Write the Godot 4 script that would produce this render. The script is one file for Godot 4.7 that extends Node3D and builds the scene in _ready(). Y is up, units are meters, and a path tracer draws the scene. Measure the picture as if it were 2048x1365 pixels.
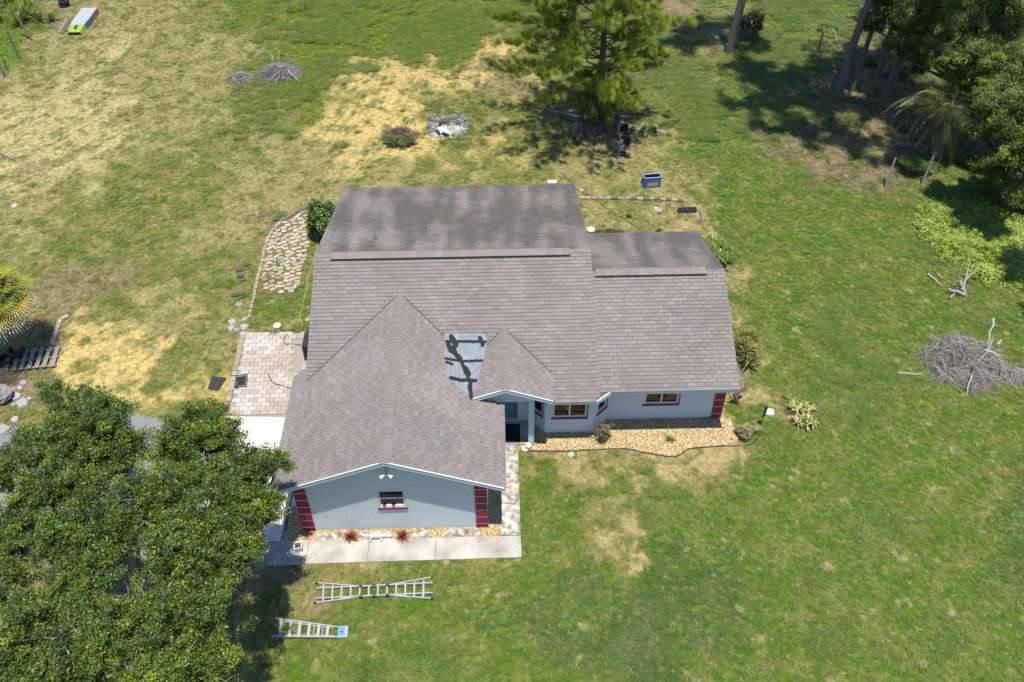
extends Node3D
# A drone view of a stucco house with a shingle roof in a yard of patchy grass.
# World: x right along the house front, y up, z towards the street; origin at the garage's front corner, metres.

const FOCAL := 1823.035
const EYE := Vector3(0.555, 24.471, 16.471)
const PITCH := 44.544
const ROLL := -0.534
const YAW := 0.883
const SLOPE := 0.398

var fw: Vector3
var rt: Vector3
var up: Vector3
var rng := RandomNumberGenerator.new()
var used := {}
var M := {}
var tex := {}

class B:
	var v := PackedVector3Array()
	var n := PackedVector3Array()
	var c := PackedColorArray()
	var col := Color.WHITE
	func tri(a: Vector3, b: Vector3, d: Vector3) -> void:
		var nn := (d - a).cross(b - a).normalized()
		v.append(a); v.append(b); v.append(d)
		n.append(nn); n.append(nn); n.append(nn)
		c.append(col); c.append(col); c.append(col)
	func trin(a: Vector3, b: Vector3, d: Vector3, na: Vector3, nb: Vector3, nd: Vector3) -> void:
		v.append(a); v.append(b); v.append(d)
		n.append(na); n.append(nb); n.append(nd)
		c.append(col); c.append(col); c.append(col)
	func quad(a: Vector3, b: Vector3, d: Vector3, e: Vector3) -> void:
		tri(a, b, d); tri(a, d, e)
	# convex solid from a bottom ring and a top ring (both counter-clockwise seen from above)
	func prism(lo: Array, hi: Array) -> void:
		var k := lo.size()
		for i in k:
			var j := (i + 1) % k
			quad(lo[i], hi[i], hi[j], lo[j])
		for i in range(1, k - 1):
			tri(hi[0], hi[i + 1], hi[i]); tri(lo[0], lo[i], lo[i + 1])
	func box(xf: Transform3D, s: Vector3) -> void:
		var h := s * 0.5
		var lo := [xf * Vector3(-h.x, -h.y, h.z), xf * Vector3(h.x, -h.y, h.z), xf * Vector3(h.x, -h.y, -h.z), xf * Vector3(-h.x, -h.y, -h.z)]
		var hi := [xf * Vector3(-h.x, h.y, h.z), xf * Vector3(h.x, h.y, h.z), xf * Vector3(h.x, h.y, -h.z), xf * Vector3(-h.x, h.y, -h.z)]
		prism(lo, hi)
	func abox(a: Vector3, b: Vector3) -> void:
		box(Transform3D(Basis(), (a + b) * 0.5), (b - a).abs())
	# box with bevelled top and vertical edges
	func cbox(xf: Transform3D, s: Vector3, r: float) -> void:
		var h := s * 0.5
		var ring := func(y: float, ins: float) -> Array:
			var x := h.x - ins; var z := h.z - ins
			return [xf * Vector3(-x + r, y, z), xf * Vector3(x - r, y, z), xf * Vector3(x, y, z - r), xf * Vector3(x, y, -z + r), xf * Vector3(x - r, y, -z), xf * Vector3(-x + r, y, -z), xf * Vector3(-x, y, -z + r), xf * Vector3(-x, y, z - r)]
		var a: Array = ring.call(-h.y, 0.0); var b: Array = ring.call(h.y - r, 0.0); var d: Array = ring.call(h.y, r)
		for i in 8:
			var j := (i + 1) % 8
			quad(a[i], b[i], b[j], a[j]); quad(b[i], d[i], d[j], b[j])
		for i in range(1, 7):
			tri(d[0], d[i + 1], d[i]); tri(a[0], a[i], a[i + 1])
	func tube(p: Array, r: Array, sides := 6, caps := true) -> void:
		var rings := []
		var nr := []
		for i in p.size():
			var t: Vector3 = (p[mini(i + 1, p.size() - 1)] - p[maxi(i - 1, 0)])
			t = t.normalized() if t.length() > 1e-6 else Vector3.UP
			var s := t.cross(Vector3(0.31, 0.9, 0.17) if absf(t.y) < 0.9 else Vector3.RIGHT).normalized()
			var w := t.cross(s).normalized()
			var ra := []; var na := []
			for k in sides:
				var a := TAU * k / sides
				var d := s * cos(a) + w * sin(a)
				ra.append(p[i] + d * float(r[mini(i, r.size() - 1)])); na.append(d)
			rings.append(ra); nr.append(na)
		for i in p.size() - 1:
			for k in sides:
				var k2 := (k + 1) % sides
				trin(rings[i][k], rings[i + 1][k2], rings[i][k2], nr[i][k], nr[i + 1][k2], nr[i][k2])
				trin(rings[i][k], rings[i + 1][k], rings[i + 1][k2], nr[i][k], nr[i + 1][k], nr[i + 1][k2])
		if caps:
			for k in range(1, sides - 1):
				tri(rings[0][0], rings[0][k], rings[0][k + 1])
				tri(rings[-1][0], rings[-1][k + 1], rings[-1][k])
	# surface of revolution; profile of (radius, height) from the bottom up
	func lathe(xf: Transform3D, prof: Array, sides := 16) -> void:
		for i in prof.size() - 1:
			var a: Vector2 = prof[i]; var b: Vector2 = prof[i + 1]
			for k in sides:
				var t0 := TAU * k / sides; var t1 := TAU * (k + 1) / sides
				var p00 := xf * Vector3(a.x * cos(t0), a.y, a.x * sin(t0)); var p01 := xf * Vector3(a.x * cos(t1), a.y, a.x * sin(t1))
				var p10 := xf * Vector3(b.x * cos(t0), b.y, b.x * sin(t0)); var p11 := xf * Vector3(b.x * cos(t1), b.y, b.x * sin(t1))
				if a.x > 1e-5: tri(p00, p01, p11)
				if b.x > 1e-5: tri(p00, p11, p10)
	# lumpy stone: a squashed, jittered sphere
	func lump(at: Vector3, s: Vector3, g: RandomNumberGenerator, rings := 4, sides := 7, rough := 0.25) -> void:
		var pts := []
		for i in rings + 1:
			var row := []
			var f := PI * i / rings
			for k in sides:
				var a := TAU * k / sides + 0.4 * i
				var q := 1.0 + g.randf_range(-rough, rough)
				if (i == 0 or i == rings) and k > 0: row.append(row[0]); continue
				row.append(at + Vector3(cos(a) * sin(f) * s.x, cos(f) * s.y, sin(a) * sin(f) * s.z) * q)
			pts.append(row)
		for i in rings:
			for k in sides:
				var k2 := (k + 1) % sides
				if i > 0: tri(pts[i][k], pts[i + 1][k2], pts[i][k2])
				if i < rings - 1: tri(pts[i][k], pts[i + 1][k], pts[i + 1][k2])
				elif i == rings - 1: pass
	func mesh(m: Material) -> ArrayMesh:
		var a := []
		a.resize(Mesh.ARRAY_MAX)
		a[Mesh.ARRAY_VERTEX] = v; a[Mesh.ARRAY_NORMAL] = n; a[Mesh.ARRAY_COLOR] = c
		var o := ArrayMesh.new()
		o.add_surface_from_arrays(Mesh.PRIMITIVE_TRIANGLES, a)
		o.surface_set_material(0, m)
		return o

# ---- picture directions to places -------------------------------------------------
func setup_view() -> void:
	var a := deg_to_rad(PITCH); var y := deg_to_rad(YAW); var r := deg_to_rad(ROLL)
	fw = Vector3(sin(y) * cos(a), -sin(a), -cos(y) * cos(a))
	var r0 := Vector3(cos(y), 0, sin(y))
	var u0 := r0.cross(fw)
	rt = r0 * cos(r) + u0 * sin(r)
	up = -r0 * sin(r) + u0 * cos(r)
func ray(u: float, v: float) -> Vector3:
	return fw + rt * ((u - 1024.0) / FOCAL) - up * ((v - 682.5) / FOCAL)
# the place at height h seen in direction (u, v)
func px(u: float, v: float, h := 0.0) -> Vector3:
	var d := ray(u, v)
	return EYE + d * ((h - EYE.y) / d.y)
func to_px(p: Vector3) -> Vector2:
	var d := p - EYE
	var w := d.dot(fw)
	return Vector2(1024.0 + FOCAL * d.dot(rt) / w, 682.5 - FOCAL * d.dot(up) / w)

# ---- nodes ----------------------------------------------------------------------
func numbered(called: String) -> String:
	if not used.has(called):
		used[called] = 0
		return called
	used[called] += 1
	return "%s_%03d" % [called, used[called]]
func node(called: String, mesh: Mesh, parent: Node = null, xf := Transform3D()) -> MeshInstance3D:
	var o := MeshInstance3D.new()
	o.mesh = mesh
	o.transform = xf
	o.cast_shadow = GeometryInstance3D.SHADOW_CASTING_SETTING_ON
	if parent == null:
		o.name = numbered(called)
		add_child(o)
	else:
		o.name = called
		parent.add_child(o, true)
	return o
func part(called: String, b: B, m: Material, parent: Node = null) -> MeshInstance3D:
	return node(called, b.mesh(m), parent)
func tag(o: Node, label: String, category: String, group := "") -> Node:
	o.set_meta("label", label); o.set_meta("category", category)
	if group: o.set_meta("group", group)
	return o
func thing(called: String, label: String, category: String, at := Vector3.ZERO, turn := 0.0, group := "") -> Node3D:
	var o := Node3D.new()
	o.name = numbered(called)
	add_child(o)
	o.position = at; o.rotation.y = turn
	tag(o, label, category, group)
	return o
func setting(o: Node) -> Node:
	o.set_meta("kind", "structure")
	return o
func stuff(o: Node) -> Node:
	o.set_meta("kind", "stuff")
	return o
func copies(called: String, mesh: Mesh, xfs: Array, cols: Array, parent: Node = null) -> MultiMeshInstance3D:
	var mm := MultiMesh.new()
	mm.transform_format = MultiMesh.TRANSFORM_3D
	mm.use_colors = true
	mm.mesh = mesh
	mm.instance_count = xfs.size()
	for i in xfs.size():
		mm.set_instance_transform(i, xfs[i])
		mm.set_instance_color(i, cols[i % cols.size()])
	var o := MultiMeshInstance3D.new()
	o.multimesh = mm
	o.name = numbered(called) if parent == null else called
	if parent == null: add_child(o)
	else: parent.add_child(o, true)
	return o
func R(a: float, b: float) -> float:
	return rng.randf_range(a, b)
func V(x: float, y: float, z: float) -> Vector3:
	return Vector3(x, y, z)
func turned(at: Vector3, yaw: float, pitch := 0.0, roll := 0.0) -> Transform3D:
	return Transform3D(Basis.from_euler(Vector3(pitch, yaw, roll)), at)

# ---- materials ---------------------------------------------------------------------
func noise_tex(seed_: int, freq: float, oct: int, lo: float, hi: float, size := 512, kind := FastNoiseLite.TYPE_SIMPLEX_SMOOTH, gamma := 1.0) -> ImageTexture:
	var f := FastNoiseLite.new()
	f.seed = seed_; f.frequency = freq; f.fractal_octaves = oct; f.noise_type = kind
	var im := f.get_seamless_image(size, size)
	im.convert(Image.FORMAT_RGB8)
	var d := im.get_data()
	var lut := PackedByteArray()
	lut.resize(256)
	for i in 256: lut[i] = int(clampf(lerpf(lo, hi, pow(i / 255.0, gamma)), 0, 1) * 255.0)
	for i in d.size(): d[i] = lut[d[i]]
	im = Image.create_from_data(size, size, false, Image.FORMAT_RGB8, d)
	im.generate_mipmaps()
	return ImageTexture.create_from_image(im)
func bump_tex(seed_: int, freq: float, oct: int, strength: float, size := 512, kind := FastNoiseLite.TYPE_SIMPLEX_SMOOTH) -> ImageTexture:
	var f := FastNoiseLite.new()
	f.seed = seed_; f.frequency = freq; f.fractal_octaves = oct; f.noise_type = kind
	var im := f.get_seamless_image(size, size)
	im.convert(Image.FORMAT_RGBA8)
	im.bump_map_to_normal_map(strength)
	im.generate_mipmaps()
	return ImageTexture.create_from_image(im)
func mat(called: String, c: Color, rough := 0.85, t := "", scale := 1.0, nt := "", nscale := 1.0, vc := true) -> StandardMaterial3D:
	var m := StandardMaterial3D.new()
	m.albedo_color = c
	m.roughness = rough
	m.vertex_color_use_as_albedo = vc
	if t:
		m.albedo_texture = tex[t]
	if nt:
		m.normal_enabled = true
		m.normal_texture = tex[nt]
		m.normal_scale = nscale
	if t or nt:
		m.uv1_triplanar = true
		m.uv1_world_triplanar = true
		m.uv1_scale = Vector3.ONE * scale
	M[called] = m
	return m
func lin(r: float, g: float, b: float) -> Color:
	return Color(r, g, b).linear_to_srgb()

func make_materials() -> void:
	tex.grain = noise_tex(1, 0.06, 4, 0.72, 1.0)
	tex.speck = noise_tex(2, 0.22, 3, 0.55, 1.0)
	tex.blotch = noise_tex(3, 0.008, 6, 0.78, 1.0)
	tex.stain = noise_tex(4, 0.008, 6, 0.68, 1.04, 1024, FastNoiseLite.TYPE_SIMPLEX_SMOOTH, 0.8)
	tex.mildew = noise_tex(14, 0.012, 6, 0.42, 1.15, 512, FastNoiseLite.TYPE_SIMPLEX_SMOOTH, 0.9)
	tex.bumps = bump_tex(5, 0.05, 4, 6.0)
	tex.fine = bump_tex(6, 0.16, 3, 5.0)
	mat("stucco", lin(0.73, 0.82, 0.865), 0.9, "grain", 0.7, "bumps", 1.0)
	mat("trim", lin(0.68, 0.80, 0.85), 0.6, "grain", 1.2)
	mat("quoin", lin(0.30, 0.014, 0.045), 0.75, "grain", 0.9, "bumps", 0.5)
	mat("sill", lin(0.22, 0.012, 0.05), 0.6, "grain", 0.9)
	mat("white", lin(0.72, 0.73, 0.72), 0.55, "grain", 1.6)
	mat("joint", lin(0.62, 0.62, 0.63), 0.8)
	mat("door", lin(0.10, 0.36, 0.38), 0.5, "grain", 1.0)
	mat("dark", lin(0.02, 0.021, 0.023), 0.6, "grain", 2.0)
	mat("black", lin(0.012, 0.012, 0.013), 0.5)
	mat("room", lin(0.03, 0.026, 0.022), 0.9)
	mat("shingle", lin(1, 1, 1), 0.95, "speck", 2.2, "fine", 0.6)
	mat("deck", lin(0.10, 0.09, 0.09), 0.95)
	mat("concrete", lin(0.43, 0.41, 0.375), 0.9, "stain", 0.11, "fine", 0.4)
	mat("slab", lin(0.55, 0.54, 0.52), 0.9, "blotch", 0.7, "fine", 0.3)
	mat("stone", lin(1, 1, 1), 0.92, "speck", 1.3, "bumps", 0.6)
	mat("paver", lin(1, 1, 1), 0.9, "speck", 1.1, "fine", 0.5)
	mat("wood", lin(0.34, 0.31, 0.28), 0.9, "speck", 1.4)
	mat("bark", lin(1, 1, 1), 0.95, "speck", 1.6, "bumps", 1.0)
	mat("plain", lin(1, 1, 1), 0.85)
	mat("leafy", lin(1, 1, 1), 0.5)
	M.leafy.backlight = Color(0.5, 0.55, 0.3)
	M.leafy.cull_mode = BaseMaterial3D.CULL_DISABLED
	mat("gloss_leaf", lin(1, 1, 1), 0.38)
	M.gloss_leaf.backlight = Color(0.3, 0.35, 0.2)
	M.gloss_leaf.cull_mode = BaseMaterial3D.CULL_DISABLED
	mat("grass", lin(1, 1, 1), 0.8)
	M.grass.cull_mode = BaseMaterial3D.CULL_DISABLED
	mat("metal", lin(0.62, 0.63, 0.64), 0.42, "grain", 2.0)
	M.metal.metallic = 0.55
	mat("plastic", lin(1, 1, 1), 0.5, "grain", 1.4)
	mat("rubber", lin(0.02, 0.02, 0.021), 0.8, "speck", 2.0)
	mat("membrane", lin(0.225, 0.26, 0.305), 0.9, "blotch", 0.9, "fine", 0.3)
	mat("tar", lin(0.014, 0.014, 0.015), 0.9, "grain", 3.0, "bumps", 0.8)
	var g := StandardMaterial3D.new()
	g.albedo_color = Color(0.29, 0.26, 0.22, 0.92)
	g.metallic = 1.0
	g.transparency = BaseMaterial3D.TRANSPARENCY_ALPHA
	g.roughness = 0.04
	g.metallic_specular = 1.0
	M.glass = g
	var g2: StandardMaterial3D = g.duplicate()
	g2.albedo_color = Color(0.10, 0.11, 0.12, 0.94)
	g2.metallic = 0.0
	g2.metallic_specular = 0.35
	M.screen_glass = g2

func _ready() -> void:
	rng.seed = 4711
	setup_view()
	# camera
	var cam := Camera3D.new()
	cam.name = "camera"
	cam.fov = rad_to_deg(2.0 * atan(682.5 / FOCAL))
	cam.near = 0.2; cam.far = 900.0
	cam.transform = Transform3D(Basis(rt, up, -fw), EYE)
	add_child(cam)
	# sky, air and exposure
	var env := Environment.new()
	var sky := Sky.new()
	var sm := ProceduralSkyMaterial.new()
	sm.sky_top_color = Color(0.42, 0.56, 0.78)
	sm.sky_horizon_color = Color(0.78, 0.84, 0.90)
	sm.sky_curve = 0.16
	sm.ground_horizon_color = Color(0.55, 0.58, 0.5)
	sm.ground_bottom_color = Color(0.2, 0.22, 0.14)
	sm.sun_angle_max = 0.0
	sky.sky_material = sm
	env.background_mode = Environment.BG_SKY
	env.sky = sky
	env.background_energy_multiplier = 0.98
	env.tonemap_mode = Environment.TONE_MAPPER_LINEAR
	env.tonemap_exposure = 1.5
	env.sdfgi_enabled = true; env.ssao_enabled = true; env.ssil_enabled = true
	var we := WorldEnvironment.new()
	we.name = "air"
	we.environment = env
	add_child(we)
	# the sun, almost overhead
	var sun := DirectionalLight3D.new()
	sun.name = "sun"
	sun.light_energy = 1.6
	sun.light_color = Color(1.0, 0.965, 0.90)
	sun.light_angular_distance = 0.55
	sun.shadow_enabled = true
	add_child(sun)
	sun.look_at_from_position(Vector3.ZERO, -Vector3(0.065, 1.0, 0.165), Vector3.RIGHT)
	# the place
	make_materials()
	build_ground()
	build_paving()
	build_house()
	build_objects()

# ---- ground ---------------------------------------------------------------------
# ground colour by square: one letter for each square of the yard as the photograph shows it
const KINDS := [
	"nbddddoGGGGGGGGGGooobbogggglgggg",
	"nddpddddoGGGGGGyoooogobgggllgggg",
	"ddpddddoGGoyyyybyooogggggllllggg",
	"ppppdddooGyyyooooobboggggllllggg",
	"ppppddooddyyyyoyoobbdggglllllggg",
	"pppooooddddddodoodddddgggllllggg",
	"ddoooooddddddddddddodegggggggngg",
	"doooodddbbgddddddddddegggggggnnn",
	"oobbooooobggddddddddddeggggggggg",
	"bbboddooggggdddddddddegggggggggg",
	"obyyydoddggdddddddddddeggggggggg",
	"bbyyyooydddddddddddddddegggggggg",
	"boyyyyyeddddddddddddddeegggggggg",
	"ooooooooddddddddeeeeeeeggggggggg",
	"ooooooooddddddddgoeoeeoggggggggg",
	"bbbbbbbbddddddddgggoegggggggggog",
	"bbbbbbbbddddddddggoegggggggggggD",
	"bbbbbbbbbooogoogggggDDDggggggggD",
	"bbbbbbbbboggggggggDDDDDDgggggggg",
	"bbbbbbboogggggggDDDDDDDDgggggggg",
	"bbbbbbbooggggggggDDDDDDggggggggg",
	"bbbbbbboogggggggggDDDDgggggggggg",
]
const TONES := { # main tone, mostly the leaf or straw colour of the growth, and of what shows between it
	"d": [Color(0.280, 0.242, 0.104), Color(0.120, 0.138, 0.034)],
	"p": [Color(0.400, 0.345, 0.165), Color(0.165, 0.162, 0.050)],
	"y": [Color(0.500, 0.385, 0.150), Color(0.160, 0.160, 0.040)],
	"o": [Color(0.110, 0.142, 0.026), Color(0.215, 0.190, 0.068)],
	"g": [Color(0.074, 0.130, 0.014), Color(0.140, 0.160, 0.038)],
	"G": [Color(0.088, 0.145, 0.010), Color(0.120, 0.155, 0.014)],
	"D": [Color(0.056, 0.102, 0.019), Color(0.092, 0.120, 0.034)],  # darker, cooler green than g, in broad lawn patches
	"b": [Color(0.230, 0.180, 0.100), Color(0.125, 0.120, 0.042)],
	"e": [Color(0.330, 0.265, 0.125), Color(0.120, 0.142, 0.040)],
	"l": [Color(0.190, 0.145, 0.090), Color(0.060, 0.095, 0.014)],
	"n": [Color(0.100, 0.170, 0.010), Color(0.070, 0.120, 0.010)],
}
const GX0 := -40.0
const GX1 := 40.0
const GZ0 := -48.0
const GZ1 := 9.0
var warp := FastNoiseLite.new()
var mix1 := FastNoiseLite.new()
var mix2 := FastNoiseLite.new()
var swath := FastNoiseLite.new()
var spots := FastNoiseLite.new()
var tone_a := []
var tone_b := []

func setup_growth() -> void:
	warp.seed = 11; warp.frequency = 0.35; warp.fractal_octaves = 4
	mix1.seed = 12; mix1.frequency = 0.75; mix1.fractal_octaves = 5
	mix2.seed = 13; mix2.frequency = 2.6; mix2.fractal_octaves = 2
	swath.seed = 15; swath.frequency = 0.5; swath.fractal_octaves = 3
	spots.seed = 19; spots.frequency = 1.1; spots.fractal_octaves = 3
	for row in KINDS:
		var ra := []; var rb := []
		for ch in row:
			ra.append(TONES[ch][0]); rb.append(TONES[ch][1])
		tone_a.append(ra); tone_b.append(rb)
func growth(x: float, z: float) -> Color:
	var wx := warp.get_noise_2d(x, z) * 2.2
	var wz := warp.get_noise_2d(x + 57.0, z - 31.0) * 2.2
	var q := to_px(Vector3(x + wx, 0, z + wz))
	var fx := clampf((q.x - 32.0) / 64.0, 0, 30.999); var fy := clampf((q.y - 32.0) / 64.0, 0, 20.999)
	var ix := int(fx); var iy := int(fy)
	var tx := smoothstep(0.15, 0.85, fx - ix); var ty := smoothstep(0.15, 0.85, fy - iy)
	var m := clampf(0.36 + mix1.get_noise_2d(x, z) * 1.15 + mix2.get_noise_2d(x, z) * 0.65, 0, 1)
	var a: Color = tone_a[iy][ix].lerp(tone_a[iy][ix + 1], tx).lerp(tone_a[iy + 1][ix].lerp(tone_a[iy + 1][ix + 1], tx), ty)
	var b: Color = tone_b[iy][ix].lerp(tone_b[iy][ix + 1], tx).lerp(tone_b[iy + 1][ix].lerp(tone_b[iy + 1][ix + 1], tx), ty)
	# windrows left by the mower where the straw lies thick
	var straw := clampf((a.r - 0.24) * 9.0, 0, 1)
	if straw > 0.0:
		var arc := Vector2(x + 34.0, z + 34.0).length()
		m = clampf(m + straw * (swath.get_noise_2d(arc * 3.4, atan2(z + 34.0, x + 34.0) * 5.0 + x * 0.18) * 0.75 + warp.get_noise_2d(x * 3.0, z * 3.0) * 0.3 - 0.14), 0, 1)
	var c := a.lerp(b, m)
	# small sandy bare spots and lush clumps
	var s := spots.get_noise_2d(x, z)
	if s > 0.47: c = c.lerp(Color(0.30, 0.26, 0.15), minf(0.7, (s - 0.47) * 5.0))
	elif s < -0.36: c = c.lerp(Color(0.055, 0.112, 0.010), minf(0.6, (-0.36 - s) * 4.0))
	return c

var bare: Array[PackedVector2Array] = []   # paved or built-over ground, where no grass grows
func is_bare(x: float, z: float) -> bool:
	var p := Vector2(x, z)
	for b in bare:
		if Geometry2D.is_point_in_polygon(p, b): return true
	return false
func keep_bare(pts: Array) -> void:
	var a := PackedVector2Array()
	for p in pts: a.append(Vector2(p.x, p.z))
	bare.append(a)

func build_ground() -> void:
	setup_growth()
	# soil and thatch colour of the yard, computed on a fine grid
	var w := 1280; var h := 912
	var d := PackedByteArray()
	d.resize(w * h * 3)
	var k := 0
	var sx := (GX1 - GX0) / w; var sz := (GZ1 - GZ0) / h
	var lut := PackedByteArray()
	lut.resize(1025)
	for i in 1025: lut[i] = int(Color(i / 1024.0, 0, 0).linear_to_srgb().r * 255.0)
	var fine := FastNoiseLite.new()
	fine.seed = 21; fine.frequency = 0.45; fine.fractal_octaves = 2
	var fim := fine.get_image(w, h).get_data()
	for j in h:
		var z := GZ0 + (j + 0.5) * sz
		for i in w:
			var c := growth(GX0 + (i + 0.5) * sx, z)
			var q := 1024.0 * (0.55 + 0.75 * fim[j * w + i] / 255.0) * 0.9
			d[k] = lut[mini(1024, int(c.r * q))]; d[k + 1] = lut[mini(1024, int(c.g * q))]; d[k + 2] = lut[mini(1024, int(c.b * q))]
			k += 3
	var im := Image.create_from_data(w, h, false, Image.FORMAT_RGB8, d)
	im.generate_mipmaps()
	var m := StandardMaterial3D.new()
	m.albedo_texture = ImageTexture.create_from_image(im)
	m.roughness = 1.0
	m.metallic_specular = 0.1
	var a := []
	a.resize(Mesh.ARRAY_MAX)
	a[Mesh.ARRAY_VERTEX] = PackedVector3Array([V(GX0, 0, GZ0), V(GX1, 0, GZ0), V(GX1, 0, GZ1), V(GX0, 0, GZ0), V(GX1, 0, GZ1), V(GX0, 0, GZ1)])
	a[Mesh.ARRAY_NORMAL] = PackedVector3Array([Vector3.UP, Vector3.UP, Vector3.UP, Vector3.UP, Vector3.UP, Vector3.UP])
	a[Mesh.ARRAY_TEX_UV] = PackedVector2Array([Vector2(0, 0), Vector2(1, 0), Vector2(1, 1), Vector2(0, 0), Vector2(1, 1), Vector2(0, 1)])
	var am := ArrayMesh.new()
	am.add_surface_from_arrays(Mesh.PRIMITIVE_TRIANGLES, a)
	am.surface_set_material(0, m)
	setting(node("lawn", am))
	mat("far_ground", lin(0.13, 0.15, 0.05), 1.0, "blotch", 0.05)
	var b := B.new()
	b.quad(V(-450, -0.06, -450), V(450, -0.06, -450), V(450, -0.06, 450), V(-450, -0.06, 450))
	setting(part("ground", b, M.far_ground))

# one tuft: a handful of bent blades
func tuft_mesh(blades: int, height: float, spread: float, width: float, g: RandomNumberGenerator) -> ArrayMesh:
	var b := B.new()
	for i in blades:
		var a := g.randf() * TAU
		var o := V(cos(a), 0, sin(a)) * g.randf_range(0, spread * 0.6)
		var a2 := a + g.randf_range(-0.9, 0.9)
		var dir := V(cos(a2), 0, sin(a2))
		var side := V(-dir.z, 0, dir.x) * width * 0.5
		var hh := height * g.randf_range(0.55, 1.0)
		var mid := o + dir * spread * 0.35 + V(0, hh * 0.75, 0)
		var tip := o + dir * spread * g.randf_range(0.7, 1.3) + V(0, hh * g.randf_range(0.65, 1.0), 0)
		b.tri(o - side, mid + side * 0.8, o + side)
		b.tri(o - side, mid - side * 0.8, mid + side * 0.8)
		b.tri(mid - side * 0.8, tip, mid + side * 0.8)
	return b.mesh(M.grass)

func build_grass() -> void:
	var g := RandomNumberGenerator.new()
	g.seed = 77
	var short := []
	for i in 3: short.append(tuft_mesh(9, 0.055, 0.075, 0.010, g))
	var tall := tuft_mesh(14, 0.15, 0.17, 0.015, g)
	var xs := [[], [], []]; var cs := [[], [], []]
	var tx := []; var tc := []
	var lush := FastNoiseLite.new()
	lush.seed = 31; lush.frequency = 0.22; lush.fractal_octaves = 3
	var n := 0
	var tries := 0
	while n < 270000 and tries < 1200000:
		tries += 1
		# spread evenly over the yard, as far as the photograph shows it and a few steps more
		var p := V(g.randf_range(-36, 38), 0, g.randf_range(-44, 8))
		var q := to_px(p)
		if q.x < -160 or q.x > 2210 or q.y < -40 or q.y > 1480: continue
		if is_bare(p.x, p.z): continue
		var c := growth(p.x, p.z)
		var dry := clampf((c.r - c.g) * 9.0 + 0.35, 0, 1)
		var v := g.randf_range(0.72, 1.4)
		if g.randf() < lerpf(0.13, 0.22, dry): c = c.lerp(Color(0.36, 0.31, 0.14), 0.6)
		elif g.randf() < 0.2: c = c.lerp(Color(0.05, 0.085, 0.012), 0.55)
		c = Color(c.r * v, c.g * v * g.randf_range(0.95, 1.05), c.b * v)
		var greenness := c.g - c.r
		var s := g.randf_range(0.7, 1.35)
		var b := Basis(Vector3.UP, g.randf() * TAU)
		var is_tall := greenness > 0.018 and p.z < -22.0 and lush.get_noise_2d(p.x, p.z) > -0.25 and p.x > -13.5
		if is_tall or (greenness > 0.025 and lush.get_noise_2d(p.x, p.z) > 0.28):
			if is_tall or g.randf() < 0.5:
				var hh := s * (1.0 if is_tall else 0.7)
				tx.append(Transform3D(b.scaled(V(s, hh, s)), p)); tc.append(c); n += 1
				continue
		var k := g.randi() % 3
		var flat := lerpf(1.15, 0.55, dry)
		xs[k].append(Transform3D(b.scaled(V(s, s * flat, s)), p)); cs[k].append(c)
		n += 1
	var holder := Node3D.new()
	holder.name = "grass"
	add_child(holder)
	holder.set_meta("kind", "stuff"); holder.set_meta("label", "short patchy lawn grass and straw across the yard"); holder.set_meta("category", "grass")
	for k in 3: stuff(copies("short_grass", short[k], xs[k], cs[k], holder))
	stuff(copies("tall_grass", tall, tx, tc, holder))
	# broad weeds growing in loose colonies
	var wb := B.new()
	for i in 13:
		var a := TAU * i / 13 + g.randf_range(-0.2, 0.2)
		leaf_into(wb, V(cos(a), 0.05, sin(a)) * 0.02, V(cos(a), g.randf_range(0.15, 0.8), sin(a)).normalized(), Vector3.UP, g.randf_range(0.09, 0.16), 0.035)
	var weed := wb.mesh(M.grass)
	var colony := FastNoiseLite.new()
	colony.seed = 33; colony.frequency = 0.33; colony.fractal_octaves = 3
	var wx := []; var wc := []
	for i in 60000:
		var p := V(g.randf_range(-34, 36), 0, g.randf_range(-42, 7))
		if colony.get_noise_2d(p.x, p.z) < 0.30: continue
		var c := growth(p.x, p.z)
		if c.g < c.r * 1.02 or is_bare(p.x, p.z): continue
		var s := g.randf_range(0.6, 1.3)
		wx.append(Transform3D(Basis(Vector3.UP, g.randf() * TAU).scaled(V(s, s, s)), p))
		var v := g.randf_range(0.75, 1.2)
		wc.append(Color(0.070 * v, 0.135 * v, 0.012 * v))
	stuff(copies("weeds", weed, wx, wc, holder))

# ---- paving ------------------------------------------------------------------------
func sheet(called: String, pts: Array, y: float, thick: float, m: Material, parent: Node = null) -> MeshInstance3D:
	# pts run counter-clockwise seen from above
	var b := B.new()
	var lo := []; var hi := []
	for p in pts:
		lo.append(V(p.x, y - thick, p.z)); hi.append(V(p.x, y, p.z))
	b.prism(lo, hi)
	return part(called, b, m, parent)
func rect(x0: float, z0: float, x1: float, z1: float) -> Array:
	return [V(x0, 0, z1), V(x1, 0, z1), V(x1, 0, z0), V(x0, 0, z0)]

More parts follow.
